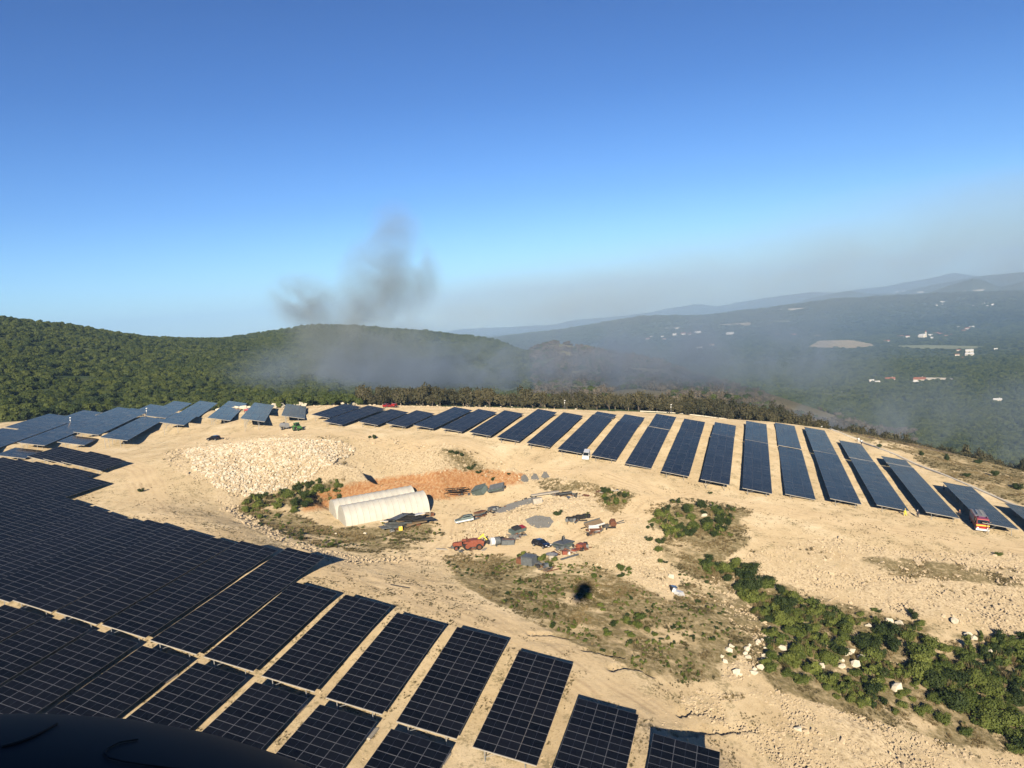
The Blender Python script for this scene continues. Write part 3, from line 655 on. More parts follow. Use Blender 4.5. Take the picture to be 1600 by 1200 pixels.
# ------------------------------------------------------------------ vegetation
def leaf_cloud(name, seed, n, leaf, lobes, mats, flat=1.0, trunk=None, core=.62):
    """a crown of leaf-sized faces spread over uneven lobes, unit radius, base at z = 0"""
    r = np.random.default_rng(seed)
    C = []; 
    for i in range(lobes):
        a = r.uniform(0, 6.283); d = r.uniform(.15, .62) if i else 0; h = r.uniform(.35, 1.0)*flat
        C.append((d*math.cos(a), d*math.sin(a), h, r.uniform(.36, .58)))
    C = np.array(C)
    k = r.integers(0, lobes, n); dirs = r.normal(size=(n, 3)); dirs /= np.linalg.norm(dirs, axis=1)[:, None]
    dirs[:, 2] = np.where(dirs[:, 2] < -.35, -dirs[:, 2], dirs[:, 2])
    rad = C[k, 3]*(r.uniform(.72, 1.08, n))
    p = C[k, :3]+dirs*rad[:, None]*np.array([1, 1, .8*flat])
    # leaves inside another lobe are dropped
    t1 = np.cross(dirs, r.normal(size=(n, 3))); t1 /= np.linalg.norm(t1, axis=1)[:, None]; t2 = np.cross(dirs+r.normal(size=(n, 3))*.45, t1); t2 /= np.linalg.norm(t2, axis=1)[:, None]
    s = leaf*r.uniform(.6, 1.35, n)[:, None]
    v = np.stack([p-t1*s-t2*s*.5, p+t1*s*.2-t2*s, p+t1*s+t2*s*.4, p-t1*s*.1+t2*s], 1).reshape(-1, 3)
    f = np.arange(n*4).reshape(n, 4)
    mi = np.zeros(n, int)
    if core:                         # inner twigs and leaves that stop the light
        cn = n//3; kk = r.integers(0, lobes, cn); d2 = r.normal(size=(cn, 3)); d2 /= np.linalg.norm(d2, axis=1)[:, None]
        q = C[kk, :3]+d2*(C[kk, 3]*core*r.uniform(.4, 1, cn))[:, None]
        a = r.normal(size=(cn, 3)); a /= np.linalg.norm(a, axis=1)[:, None]; b = np.cross(a, r.normal(size=(cn, 3))); b /= np.linalg.norm(b, axis=1)[:, None]
        ss = leaf*1.9
        v2 = np.stack([q-a*ss, q-b*ss, q+a*ss, q+b*ss], 1).reshape(-1, 3)
        v = np.r_[v, v2]; f = np.r_[f, np.arange(cn*4).reshape(cn, 4)+n*4]; mi = np.r_[mi, np.zeros(cn, int)]
    return mesh_np(name, v, f, mats, mi)
def trunk_mesh(name, seed, mat_, h=.8, limbs=5):
    r = random.Random(seed); mb = MB(); 
    mb.cyl((0, 0, -.12), (.03, .02, h*.55), .055, mat_, 7, .038)
    for i in range(limbs):
        a = i*6.28/limbs+r.uniform(-.4, .4); z0 = h*r.uniform(.25, .55)
        m = (math.cos(a)*.2, math.sin(a)*.2, z0+.22); e = (math.cos(a+.2)*r.uniform(.35, .6), math.sin(a+.2)*.5, z0+r.uniform(.4, .65))
        mb.cyl((.02, .01, z0), m, .032, mat_, 5, .022); mb.cyl(m, e, .022, mat_, 5, .008)
    me = bpy.data.meshes.new(name); me.from_pydata(mb.v, [], mb.f)
    me.materials.append(M[mat_]); return me
CROWN = [leaf_cloud('crown', 10+i, 620, .085, 9, ['leaf'], .85) for i in range(4)]
CROWND = [leaf_cloud('crown', 20+i, 560, .085, 8, ['leafd'], .95) for i in range(2)]
CROWNB = [leaf_cloud('crown', 30+i, 430, .075, 10, ['leafb'], 1.15, core=.5) for i in range(4)]
CROWNS = [leaf_cloud('crown', 36+i, 300, .09, 8, ['leafash'], .9, core=.5) for i in range(2)]
TRUNK = [trunk_mesh('trunk', i, 'bark') for i in range(3)]; TRUNKB = [trunk_mesh('trunk', 5+i, 'bark' if i else 'barkp', .9, 7) for i in range(3)]
SHR = [leaf_cloud('foliage', 40+i, 1100, .052, 11, ['leafs'], .8) for i in range(5)]
SHRD = [leaf_cloud('foliage', 60+i, 900, .055, 9, ['leafd'], .85) for i in range(2)]

def scatter(name, pts, scl, rot, idx, protos, kind='stuff', label=None, cat=None):
    """one object that sets copies of the given meshes on points"""
    me = bpy.data.meshes.new(name+'_points'); me.vertices.add(len(pts)); me.vertices.foreach_set('co', np.asarray(pts, np.float32).ravel())
    for k, t, v in (('scl', 'FLOAT_VECTOR', scl), ('rot', 'FLOAT_VECTOR', rot)):
        a = me.attributes.new(k, t, 'POINT'); a.data.foreach_set('vector', np.asarray(v, np.float32).ravel())
    a = me.attributes.new('idx', 'INT', 'POINT'); a.data.foreach_set('value', np.asarray(idx, np.int32))
    o = link(bpy.data.objects.new(name, me)); o['kind'] = kind
    if label: o['label'] = label
    if cat: o['category'] = cat
    c = bpy.data.collections.new(name+'_kinds')
    for i, p in enumerate(protos): c.objects.link(bpy.data.objects.new('%s_kind_%02d' % (name, i), p))
    g = bpy.data.node_groups.new(name+'_nodes', 'GeometryNodeTree')
    g.interface.new_socket('Geometry', in_out='INPUT', socket_type='NodeSocketGeometry'); g.interface.new_socket('Geometry', in_out='OUTPUT', socket_type='NodeSocketGeometry')
    N = g.nodes; L = g.links
    gi = N.new('NodeGroupInput'); go = N.new('NodeGroupOutput'); ip = N.new('GeometryNodeInstanceOnPoints'); ci = N.new('GeometryNodeCollectionInfo')
    ci.inputs['Collection'].default_value = c; ci.inputs['Separate Children'].default_value = True; ci.inputs['Reset Children'].default_value = True
    ip.inputs['Pick Instance'].default_value = True
    def na(t, nm):
        x = N.new('GeometryNodeInputNamedAttribute'); x.data_type = t; x.inputs['Name'].default_value = nm; return x.outputs[0]
    L.new(gi.outputs[0], ip.inputs['Points']); L.new(ci.outputs[0], ip.inputs['Instance'])
    L.new(na('INT', 'idx'), ip.inputs['Instance Index']); L.new(na('FLOAT_VECTOR', 'rot'), ip.inputs['Rotation']); L.new(na('FLOAT_VECTOR', 'scl'), ip.inputs['Scale'])
    L.new(ip.outputs[0], go.inputs[0])
    md = o.modifiers.new('scatter', 'NODES'); md.node_group = g
    return o
def rotz(n, tilt=.15):
    return np.c_[rng.normal(0, tilt, n), rng.normal(0, tilt, n), rng.uniform(0, 6.283, n)]

# trees: candidates on a jittered grid
def jgrid(r0, r1, sp, a0=-38.5, a1=38.5):
    n = int(.5*(r1*r1-r0*r0)*math.radians(a1-a0)/(sp*sp))
    r = np.sqrt(rng.uniform(r0*r0, r1*r1, n)); a = np.radians(rng.uniform(a0, a1, n))
    return r*np.sin(a), r*np.cos(a)
cx, cy = jgrid(170, 430, 3.9); cz = land(cx, cy); px, py = proj(cx, cy, cz)
m = (np.hypot(cx, cy) > edge_r(cx, cy)+1.5) & ((px > 430) | (py < edge_row(px))) & (px > -60) & (px < 1660)
cx, cy, cz, px, py = (q[m] for q in (cx, cy, cz, px, py))
depth = np.where(px > 430, np.hypot(cx, cy)-edge_r(cx, cy), (edge_row(px)-py)*1.3)+rng.uniform(0, 5, len(px))
# thin out trees that stand too close
order = np.argsort(depth); kept = []; cell = {}
for i in order:
    k = (int(cx[i]//4.1), int(cy[i]//4.1)); ok = True
    for a in (-1, 0, 1):
        for b in (-1, 0, 1):
            for j in cell.get((k[0]+a, k[1]+b), ()):
                if (cx[i]-cx[j])**2+(cy[i]-cy[j])**2 < 3.6**2: ok = False
    if ok: cell.setdefault(k, []).append(i); kept.append(i)
kept = np.array(kept)
def burnt_side(px): return (px > 565)
_l = kept[px[kept] <= 565]; _r2 = kept[px[kept] > 565]; front = np.r_[_l[:110], _r2[:190]]; rest = np.r_[_l[110:], _r2[190:]]
LANE = [(-100, 120, 'behind the pale tables at the left edge'), (120, 300, 'behind the middle of the pale left tables'), (300, 430, 'behind the white rocks and pale tables'),
        (430, 565, 'behind the green tractor and dark tables'), (565, 720, 'behind the red machines by the tables'), (720, 900, 'above the centre of the far row'),
        (900, 1100, 'behind the short rear tables'), (1100, 1300, 'right of centre beyond the rear tables'), (1300, 1480, 'past the bend of the kerb'), (1480, 1700, 'at the right edge below the smoke')]
tproto = {}
for q, i in enumerate(front):
    b = bool(burnt_side(px[i])); s = rnd.uniform(.55, 1.2)
    H = (7.6 if b else 5.2)*s; Rr = (3.7 if b else 3.1)*s*rnd.uniform(.85, 1.2)
    if px[i] > 1300: H *= .7
    t = empty('scorched_tree' if b else 'oak_tree', (cx[i], cy[i], cz[i]-.2), rnd.uniform(0, 6.28))
    lane = [l for a, c, l in LANE if a <= px[i] < c][0]
    tag(t, ('scorched brown tree ' if b else 'green oak ')+lane, 'tree', ('scorched trees ' if b else 'green oaks ')+lane)
    cr = link(bpy.data.objects.new('crown', rnd.choice(CROWNB if b else (CROWN if rnd.random() < .8 else CROWND))), t)
    cr.location = (0, 0, H*(.03 if b else .06)); cr.scale = (Rr, Rr, H/1.45*(.95 if b else 1)*rnd.uniform(.85, 1.1))
    tk = link(bpy.data.objects.new('trunk', rnd.choice(TRUNKB if b else TRUNK)), t); tk.scale = (H*.55, H*.55, H*.75)
P = [np.c_[cx[rest], cy[rest], cz[rest]-.3]]; S = []; I = []
PX = [px[rest]]; RRs = [np.hypot(cx[rest], cy[rest])]
for r0, r1, sp in ((430, 1150, 3.8), (1150, 1900, 6.2), (1900, 3200, 14), (3200, 7000, 30)):
    x, y = jgrid(r0, r1, sp); z = land(x, y); a, b = proj(x, y, z)
    P.append(np.c_[x, y, z-.4]); PX.append(a); RRs.append(np.hypot(x, y))
P = np.concatenate(P); PX = np.concatenate(PX); RRs = np.concatenate(RRs)
_, PY = proj(P[:, 0], P[:, 1], P[:, 2])
# burnt spur is thin; clearings and fields have no trees
FIELDS = [[(1262, 543), (1280, 533), (1330, 532), (1362, 538), (1366, 542), (1330, 545), (1290, 544)], [(1388, 541), (1450, 540), (1540, 542), (1520, 546), (1440, 546)],
          [(1440, 591), (1490, 592), (1492, 596), (1445, 596)], [(1225, 483), (1262, 481), (1240, 486)], [(1120, 508), (1175, 504), (1170, 509)], [(1255, 525), (1285, 524), (1280, 527)],
          [(1030, 513), (1062, 512), (1058, 515)], [(1500, 455), (1540, 452), (1535, 455)], [(1200, 502), (1236, 501), (1232, 504)], [(1585, 583), (1610, 583), (1610, 587)]]
fm = np.any([inpoly(PX, PY, f) for f in FIELDS], axis=0) & (RRs > 900)
spur = (PX > 830) & (PX < 1430) & (RRs > 400) & (RRs < 860)
clump = fbm(P[:, 0]/26, P[:, 1]/26, 3, 51)
clr = fbm(P[:, 0]/60, P[:, 1]/60, 3, 61)
keep = ~fm & ~(spur & (clump < -.08)) & ~((clr > .5) & (RRs > 500))
P, PX, RRs, spur, clump = P[keep], PX[keep], RRs[keep], spur[keep], clump[keep]
n = len(P)
size = np.interp(RRs, [250, 1100, 1900, 3200, 7000], [2.5, 2.5, 4.4, 9, 17])*rng.uniform(.5, 1.5, n)*(1+.3*clump)
brn = ((PX > 565) & (RRs < 440+(PX > 1250)*90)) | (spur & (rng.random(n) < .75))
kinds = rng.integers(0, 4, n); kinds = np.where(rng.random(n) < .22, 4+rng.integers(0, 2, n), kinds); kinds = np.where(brn, 6+rng.integers(0, 4, n), kinds); kinds = np.where(spur & brn, 10+rng.integers(0, 2, n), kinds)
zs = size*np.where(RRs > 1900, .55, 1.0)*np.where(brn, 1.2, 1.0)*np.where(brn & (RRs < 440), 1.5, 1.0)
scatter('forest', P, np.c_[size, size, zs*rng.uniform(.8, 1.15, n)], rotz(n, .05), kinds, CROWN+CROWND+CROWNB+CROWNS)

# shrubs
shrubs = []
def shrub_at(x, y, r, mesh, where, cat='shrub', name='green_shrub', col='bright green'):
    for (a, b, c) in shrubs:
        if (x-a)**2+(y-b)**2 < (.36*(r+c))**2: return
    shrubs.append((x, y, r))
    t = empty(name, (x, y, float(gz(x, y))-.1*r), rnd.uniform(0, 6.28)); tag(t, '%s shrub %s' % (col, where), cat, 'shrubs '+where)
    f = link(bpy.data.objects.new('foliage', mesh), t); f.scale = (r, r*rnd.uniform(.8, 1.1), r*rnd.uniform(.75, 1.2))
def shrub_zone(poly, n, r0, r1, where, dark=.2):
    x0 = min(p[0] for p in poly); x1 = max(p[0] for p in poly); y0 = min(p[1] for p in poly); y1 = max(p[1] for p in poly); k = 0; tries = 0
    while k < n and tries < n*30:
        tries += 1; a = rnd.uniform(x0, x1); b = rnd.uniform(y0, y1)
        if not inpoly(np.array([a]), np.array([b]), poly)[0]: continue
        X, Y = site(a, b); l0 = len(shrubs); d = rnd.random() < dark
        r = r0+(r1-r0)*rnd.random()**1.5
        shrub_at(X, Y, r, rnd.choice(SHRD if d else SHR), where, col='dark green' if d else 'bright green'); k += len(shrubs)-l0
shrub_zone([(372, 800), (392, 775), (440, 770), (470, 755), (535, 750), (538, 768), (480, 792), (440, 812), (400, 812)], 26, .9, 2.1, 'in the pit left of the white tunnels', .35)
shrub_zone([(380, 812), (440, 815), (500, 838), (560, 848), (520, 860), (450, 840)], 10, .35, .8, 'in the weeds before the tunnels')
shrub_zone([(1022, 800), (1050, 788), (1110, 792), (1150, 800), (1140, 838), (1090, 842), (1050, 838), (1030, 822)], 26, .8, 1.7, 'in the thicket below the far row', .5)
shrub_zone([(1012, 810), (1030, 820), (1040, 870), (1060, 880), (1040, 895), (1015, 850)], 9, .5, 1.1, 'along the rubble left of the thicket', .3)
shrub_zone([(938, 764), (958, 768), (990, 778), (978, 792), (950, 790)], 8, .7, 1.5, 'at the end of the rubble mound', .6)
shrub_zone([(1095, 872), (1140, 880), (1190, 900), (1240, 935), (1290, 960), (1200, 985), (1180, 955), (1130, 915)], 38, 1.0, 2.4, 'at the top of the gully', .45)
shrub_zone([(1200, 950), (1290, 955), (1360, 975), (1430, 995), (1400, 1035), (1330, 1030), (1260, 1000), (1210, 990)], 30, .9, 2.2, 'in the middle of the gully', .3)
shrub_zone([(1180, 1015), (1250, 1020), (1340, 1050), (1430, 1085), (1430, 1130), (1320, 1105), (1230, 1060), (1185, 1050)], 42, .7, 1.7, 'on the near side of the gully', .1)
shrub_zone([(1430, 1010), (1500, 1020), (1590, 1060), (1610, 1100), (1610, 1185), (1520, 1160), (1430, 1120)], 44, 1.0, 2.5, 'at the lower right of the gully', .15)
shrub_zone([(1560, 1000), (1610, 1000), (1610, 1045), (1575, 1040)], 6, 1.0, 1.8, 'at the right edge above the gully', .4)
shrub_zone([(1330, 950), (1440, 955), (1440, 990), (1350, 985)], 9, .6, 1.3, 'on the far bank of the gully', .4)
shrub_zone([(930, 985), (960, 975), (1000, 960), (1010, 985), (1045, 990), (1050, 1010), (985, 1005), (940, 1000)], 12, .45, .95, 'in the dry grass above the near tables')
shrub_zone([(800, 868), (860, 872), (900, 888), (1000, 888), (1000, 905), (900, 905), (830, 885)], 16, .4, .9, 'below the black car and scrap')
for a, b, r in ((920, 935, .8), (938, 948, .7), (942, 955, .6), (962, 942, .6), (1001, 968, 1.0), (897, 982, .5), (815, 912, .6), (811, 922, .4), (858, 930, .4), (970, 890, .9), (985, 897, .6), (857, 884, .9), (818, 868, .7), (1560, 870, .9)):
    X, Y = site(a, b); shrub_at(X, Y, r, rnd.choice(SHR), 'alone in the dry grass of the slope')
for a, b, r in ((577, 685, .8), (586, 686, 1.0), (712, 711, 1.2), (704, 708, .9), (722, 714, .9), (735, 735, 1.1), (748, 742, .9), (742, 728, .6), (770, 752, .8), (795, 743, .6), (220, 769, .8), (1110, 772, .6), (872, 806, 1.1), (918, 808, 1.0)):
    X, Y = site(a, b); shrub_at(X, Y, r, rnd.choice(SHRD), 'alone on the rubble slopes round the pit', col='dull green')
for a, b, r in ((1375, 700, 1.2), (1440, 712, 1.6), (1480, 720, 1.8), (1530, 725, 1.7), (1555, 745, 1.4), (1590, 765, 1.8), (1330, 672, 1.0), (1430, 690, 1.3), (1570, 722, 1.8), (1510, 745, 1.3)):
    X, Y = site(a, b); shrub_at(X, Y, r, rnd.choice(SHRD), 'in the dry field outside the kerb', col='dusky')

# ------------------------------------------------------------------ rocks, grass
def rock_mesh(seed, m):
    r = random.Random(seed); bm = bmesh.new(); bmesh.ops.create_icosphere(bm, subdivisions=1, radius=1)
    for v in bm.verts:
        v.co *= r.uniform(.7, 1.15); v.co.z *= .7
        for k in range(3): v.co[k] = round(v.co[k]*2.2)/2.2*.5+v.co[k]*.5
    me = bpy.data.meshes.new('rock'); bm.to_mesh(me); bm.free(); me.materials.append(M[m]); return me
ROCK = [rock_mesh(i, 'rock') for i in range(5)]; ROCKW = [rock_mesh(9+i, 'rockw') for i in range(3)]
def zone_pts(n, which, a0=-38, a1=38, r0=60, r1=330):
    r = np.exp(rng.uniform(math.log(r0), math.log(r1), n)); a = np.radians(rng.uniform(a0, a1, n)); x = r*np.sin(a); y = r*np.cos(a); z = gz(x, y)
    R, D, O, B, W = zones(x, y, z); v = (R, D, O, B, W)
    m = {'rubble': (R > .3) & (W < .5), 'dry': (D > .3) & (W < .5), 'bare': (R < .3) & (D < .3) & (W < .5)}[which]
    return x[m], y[m], z[m]
x, y, z = zone_pts(260000, 'rubble'); r = np.hypot(x, y); n = len(x)
s = (.05+.24*rng.random(n)**3.6+(rng.random(n) < .008)*.35)*np.clip(r/150, .75, 1.25)
scatter('rubble', np.c_[x, y, z+s*.1+.06], np.c_[s*rng.uniform(.7, 1.4, n), s, s*rng.uniform(.6, 1.1, n)], rotz(n, .4), rng.integers(0, 5, n), ROCK)
x, y, z = zone_pts(300000, 'rubble', a0=-26, a1=-4, r0=130, r1=235); px_, py_ = proj(x, y, z); m_ = inpoly(px_+fbm(x/5, y/5, 2, 5)*14, py_, [(285, 700), (340, 690), (430, 686), (540, 690), (560, 705), (500, 735), (470, 760), (400, 780), (345, 765), (300, 735)]) & (rng.random(len(x)) < .5)
x, y, z = x[m_], y[m_], z[m_]; n = len(x); s = .15+.42*rng.random(n)**2.2
scatter('quarry_blocks', np.c_[x, y, z+s*.25], np.c_[s*rng.uniform(.7, 1.4, n), s, s*rng.uniform(.6, 1.1, n)], rotz(n, .6), rng.integers(0, 8, n), ROCK+ROCKW)
x, y, z = zone_pts(36000, 'bare'); n = len(x); s = .03+.11*rng.random(n)**5
scatter('loose_stones', np.c_[x, y, z+.02], np.c_[s*1.3, s, s*.8], rotz(n, .3), rng.integers(0, 5, n), ROCK)
def tuft(seed, m, n=26, h=1.0):
    r = np.random.default_rng(seed); v = []; f = []
    for i in range(n):
        a = r.uniform(0, 6.28); d = r.uniform(0, .5); b = np.array([math.cos(a)*d, math.sin(a)*d, 0]); l = r.uniform(.5, 1)*h
        t = b+np.array([math.cos(a)*.5*r.random(), math.sin(a)*.5*r.random(), l]); w_ = np.array([-math.sin(a), math.cos(a), 0])*.05
        o = len(v); v += [b-w_, b+w_, t+w_*.3, t-w_*.3]; f.append((o, o+1, o+2, o+3))
    return mesh_np('tuft', v, f, [m])
TUFT = [tuft(i, 'straw') for i in range(3)]+[tuft(5+i, 'weed') for i in range(3)]
x, y, z = zone_pts(230000, 'dry'); n = len(x); s = rng.uniform(.08, .3, n)*np.clip(np.hypot(x, y)/130, .8, 1.4)
cl = fbm(x/3, y/3, 4, 71)+.4*fbm(x/14, y/14, 2, 73) > -.12; x, y, z, s = x[cl], y[cl], z[cl], s[cl]; n = len(x)
scatter('dry_grass', np.c_[x, y, z-.03], np.c_[s*2.0, s*2.0, s], rotz(n, .25), np.where(fbm(x/9, y/9, 2, 81) > 0, rng.integers(0, 3, n), rng.integers(3, 6, n)), TUFT)
x, y, z = zone_pts(90000, 'bare', r0=60, r1=200); n = len(x); cl = fbm(x/3, y/3, 4, 91)+.4*fbm(x/25, y/25, 2, 3) > .16
x, y, z = x[cl], y[cl], z[cl]; n = len(x); s = rng.uniform(.06, .2, n)
scatter('low_weeds', np.c_[x, y, z-.02], np.c_[s*1.5, s*1.5, s], rotz(n, .2), rng.integers(3, 6, n), TUFT)
x, y, z = zone_pts(40000, 'rubble', r0=80, r1=260); n = len(x); cl = fbm(x/4, y/4, 3, 95) > .38
x, y, z = x[cl], y[cl], z[cl]; n = len(x); s = rng.uniform(.25, .6, n)
scatter('rubble_weeds', np.c_[x, y, z], np.c_[s, s, s*.7], rotz(n, .2), rng.integers(0, 6, n), TUFT)
def scrub(poly_list, n0, s0, s1, nm, protos):
    r = np.exp(rng.uniform(math.log(60), math.log(250), n0)); a = np.radians(rng.uniform(-38, 40, n0)); x = r*np.sin(a); y = r*np.cos(a); z = gz(x, y); px_, py_ = proj(x, y, z)
    jx = fbm(x/6, y/6, 3, 21)*16; jy = fbm(x/6, y/6, 3, 33)*14; m = np.any([inpoly(px_+jx, py_+jy, p) for p in poly_list], axis=0) & (fbm(x/5, y/5, 3, 99) > (-.02 if s1 > .95 else -.12))
    x, y, z = x[m], y[m], z[m]; k = len(x); s = rng.uniform(s0, s1, k); scatter(nm, np.c_[x, y, z-.1*s], np.c_[s*rng.uniform(.8, 1.5, k), s*rng.uniform(.8, 1.5, k), s*rng.uniform(.6, 1.5, k)], rotz(k, .25), rng.integers(0, len(protos), k), protos)
SML = [tuft(34, 'straw', 40, 1.2)]+[leaf_cloud('foliage', 80+i, 190, .11, 5, ['leafs'], 1.1, core=.4) for i in range(3)]+[leaf_cloud('foliage', 90, 170, .12, 5, ['leafd'], 1.1, core=.4)]+[tuft(33, 'weed', 40, 1.4)]
scrub(GREEN[1:], 60000, .35, 1.0, 'gully_scrub', SML); scrub(GREEN[:1]+[[(1022, 800), (1050, 788), (1150, 795), (1145, 838), (1050, 838), (1030, 822)], [(938, 762), (990, 776), (975, 794), (945, 792)]], 60000, .35, .9, 'pit_scrub', SML)
scrub(DRY[:1]+DRY[1:2], 26000, .12, .38, 'grassland_scrub', SML)
def boulder(a, b, s, lab, grp, w_=True):
    X, Y = site(a, b); o = link(bpy.data.objects.new('boulder', rnd.choice(ROCKW if w_ else ROCK))); o.location = (X, Y, float(gz(X, Y))+s*.55)
    o.scale = (s*rnd.uniform(.9, 1.4), s*rnd.uniform(.8, 1.1), s*rnd.uniform(.7, 1)); o.rotation_euler = (rnd.uniform(-.3, .3), rnd.uniform(-.3, .3), rnd.uniform(0, 6.28)); tag(o, lab, 'boulder', grp)
for a, b, s in ((1327, 1024, .9), (1345, 1033, .8), (1313, 1019, .6), (1337, 1042, .8), (1315, 1044, .6), (1316, 1034, .4), (1285, 1044, .5)):
    boulder(a, b, s, 'white boulder of the cluster in the gully', 'boulder cluster by the gully')
for a, b, s, l in ((1400, 1080, 1.0, 'jagged white boulder among the bushes of the gully'), (1488, 1102, .6, 'white boulder low among the bushes at right'), (1551, 1125, .6, 'small white boulder deep in the lower right bushes'), (1248, 1143, .6, 'lone boulder on bare ground at the lower gully edge'),
                   (1222, 1017, .7, 'round white boulder left of the cluster by the gully'), (1202, 1003, .6, 'white boulder at the upper left of the gully wall'), (1357, 982, .6, 'white stone on the far bank of the gully, left one'), (1391, 973, .6, 'white stone on the far bank of the gully, middle one'),
                   (1405, 978, .8, 'upright white stone beside a dark bush on the far bank'), (1513, 997, .7, 'pair stone on the right slope above the gully, left one'), (1523, 1001, .6, 'pair stone on the right slope above the gully, right one'), (1491, 975, .8, 'pale stone high on the right slope'),
                   (1305, 958, .5, 'white stone at the top edge of the gully bushes'), (1213, 922, .5, 'white stone left above the gully'), (1546, 1022, .6, 'pale stone between the two bush masses at right'), (571, 836, .45, 'single white stone in the weeds before the tunnels'),
                   (1050, 905, .7, 'rounded pale boulder above the white boards'), (525, 835, .3, 'small white stone left in the weeds before the tunnels'), (1100, 808, .8, 'white boulder in the middle of the thicket')):
    boulder(a, b, s, l, None)
for i in range(46):
    a = rnd.choice([rnd.uniform(340, 385), rnd.uniform(385, 440), rnd.uniform(460, 475), rnd.uniform(515, 560), rnd.uniform(560, 900)]); boulder(a, edge_row(a)+rnd.uniform(1, 7), rnd.uniform(.8, 1.8) if a < 560 else rnd.uniform(.3, .6), 'white rock at the foot of the trees', 'white rocks along the edge of the woods')
for i in range(22):
    boulder(rnd.uniform(1125, 1200), rnd.uniform(1000, 1058), rnd.uniform(.25, .6), 'white stone in the dry stone wall left of the gully', 'stones left of the gully')

# ------------------------------------------------------------------ buildings in the pit: two polytunnels
def tunnel(base, ang, L_, Wd, H_, label):
    t = empty('white_tunnel', base, ang); tag(t, label, 'polytunnel', None)
    n = 18; m = 14; prof = []
    for i in range(n+1):
        a = math.pi*i/n; prof.append((-math.cos(a)*Wd/2*(1-.06*math.sin(a)**4), (math.sin(a)**.93)*H_))
    v = []; f = []
    for j in range(m*3+1):
        x = L_*j/(m*3); sag = .0 if j % 3 == 0 else -.035
        for (yy, zz) in prof: v.append((x, yy*(1+sag*.35), zz*(1+sag*.4)+.02+.02*math.sin(j*1.7+yy)))
    k = n+1
    for j in range(m*3):
        for i in range(n): f.append((j*k+i, (j+1)*k+i, (j+1)*k+i+1, j*k+i+1))
    me = bpy.data.meshes.new('cover'); me.from_pydata(v, [], f); me.materials.append(M['tarp']); [setattr(p, 'use_smooth', True) for p in me.polygons]
    link(bpy.data.objects.new('cover', me), t)
    for x, s in ((.0, -1), (L_, 1)):
        mb = MB(); ring = [(x+.02*s, y, z) for y, z in prof]; c = (x+.12*s, 0, H_*.42); vs = ring+[c]
        mb.add(vs, [(i, i+1, n+1) for i in range(n)] if s < 0 else [(i+1, i, n+1) for i in range(n)], 'tarp'); mb.add([ring[0], ring[-1], c], [(0, 1, 2)], 'tarp'); mb.build('end_wall', t)
    for j in range(m+1):
        x = L_*j/m; mb = MB()
        for i in range(n):
            y0, z0 = prof[i]; y1, z1 = prof[i+1]; mb.cyl((x, y0*1.001, z0*1.001+.02), (x, y1*1.001, z1*1.001+.02), .04, 'ribm', 4)
        mb.build('rib', t)
    return t
A = site(541, 823); B = site(672, 800); ang = math.atan2(B[1]-A[1], B[0]-A[0]); Lt = math.hypot(B[0]-A[0], B[1]-A[1])
nx, ny = -math.sin(ang), math.cos(ang); Wt, Ht = 7.2, 4.5
zb = min(float(gz(*A)), float(gz(*B)))-.05
print('tunnel', A, B, Lt, zb)
tunnel((A[0]+nx*Wt/2, A[1]+ny*Wt/2, zb), ang, Lt, Wt, Ht, 'white polythene tunnel, the nearer of the two, with ribs showing')
tunnel((A[0]+nx*(Wt*1.5+.2)-math.cos(ang)*.3, A[1]+ny*(Wt*1.5+.2)-math.sin(ang)*.3, zb+.1), ang, Lt*.99, Wt, Ht, 'white polythene tunnel half hidden behind the nearer one')

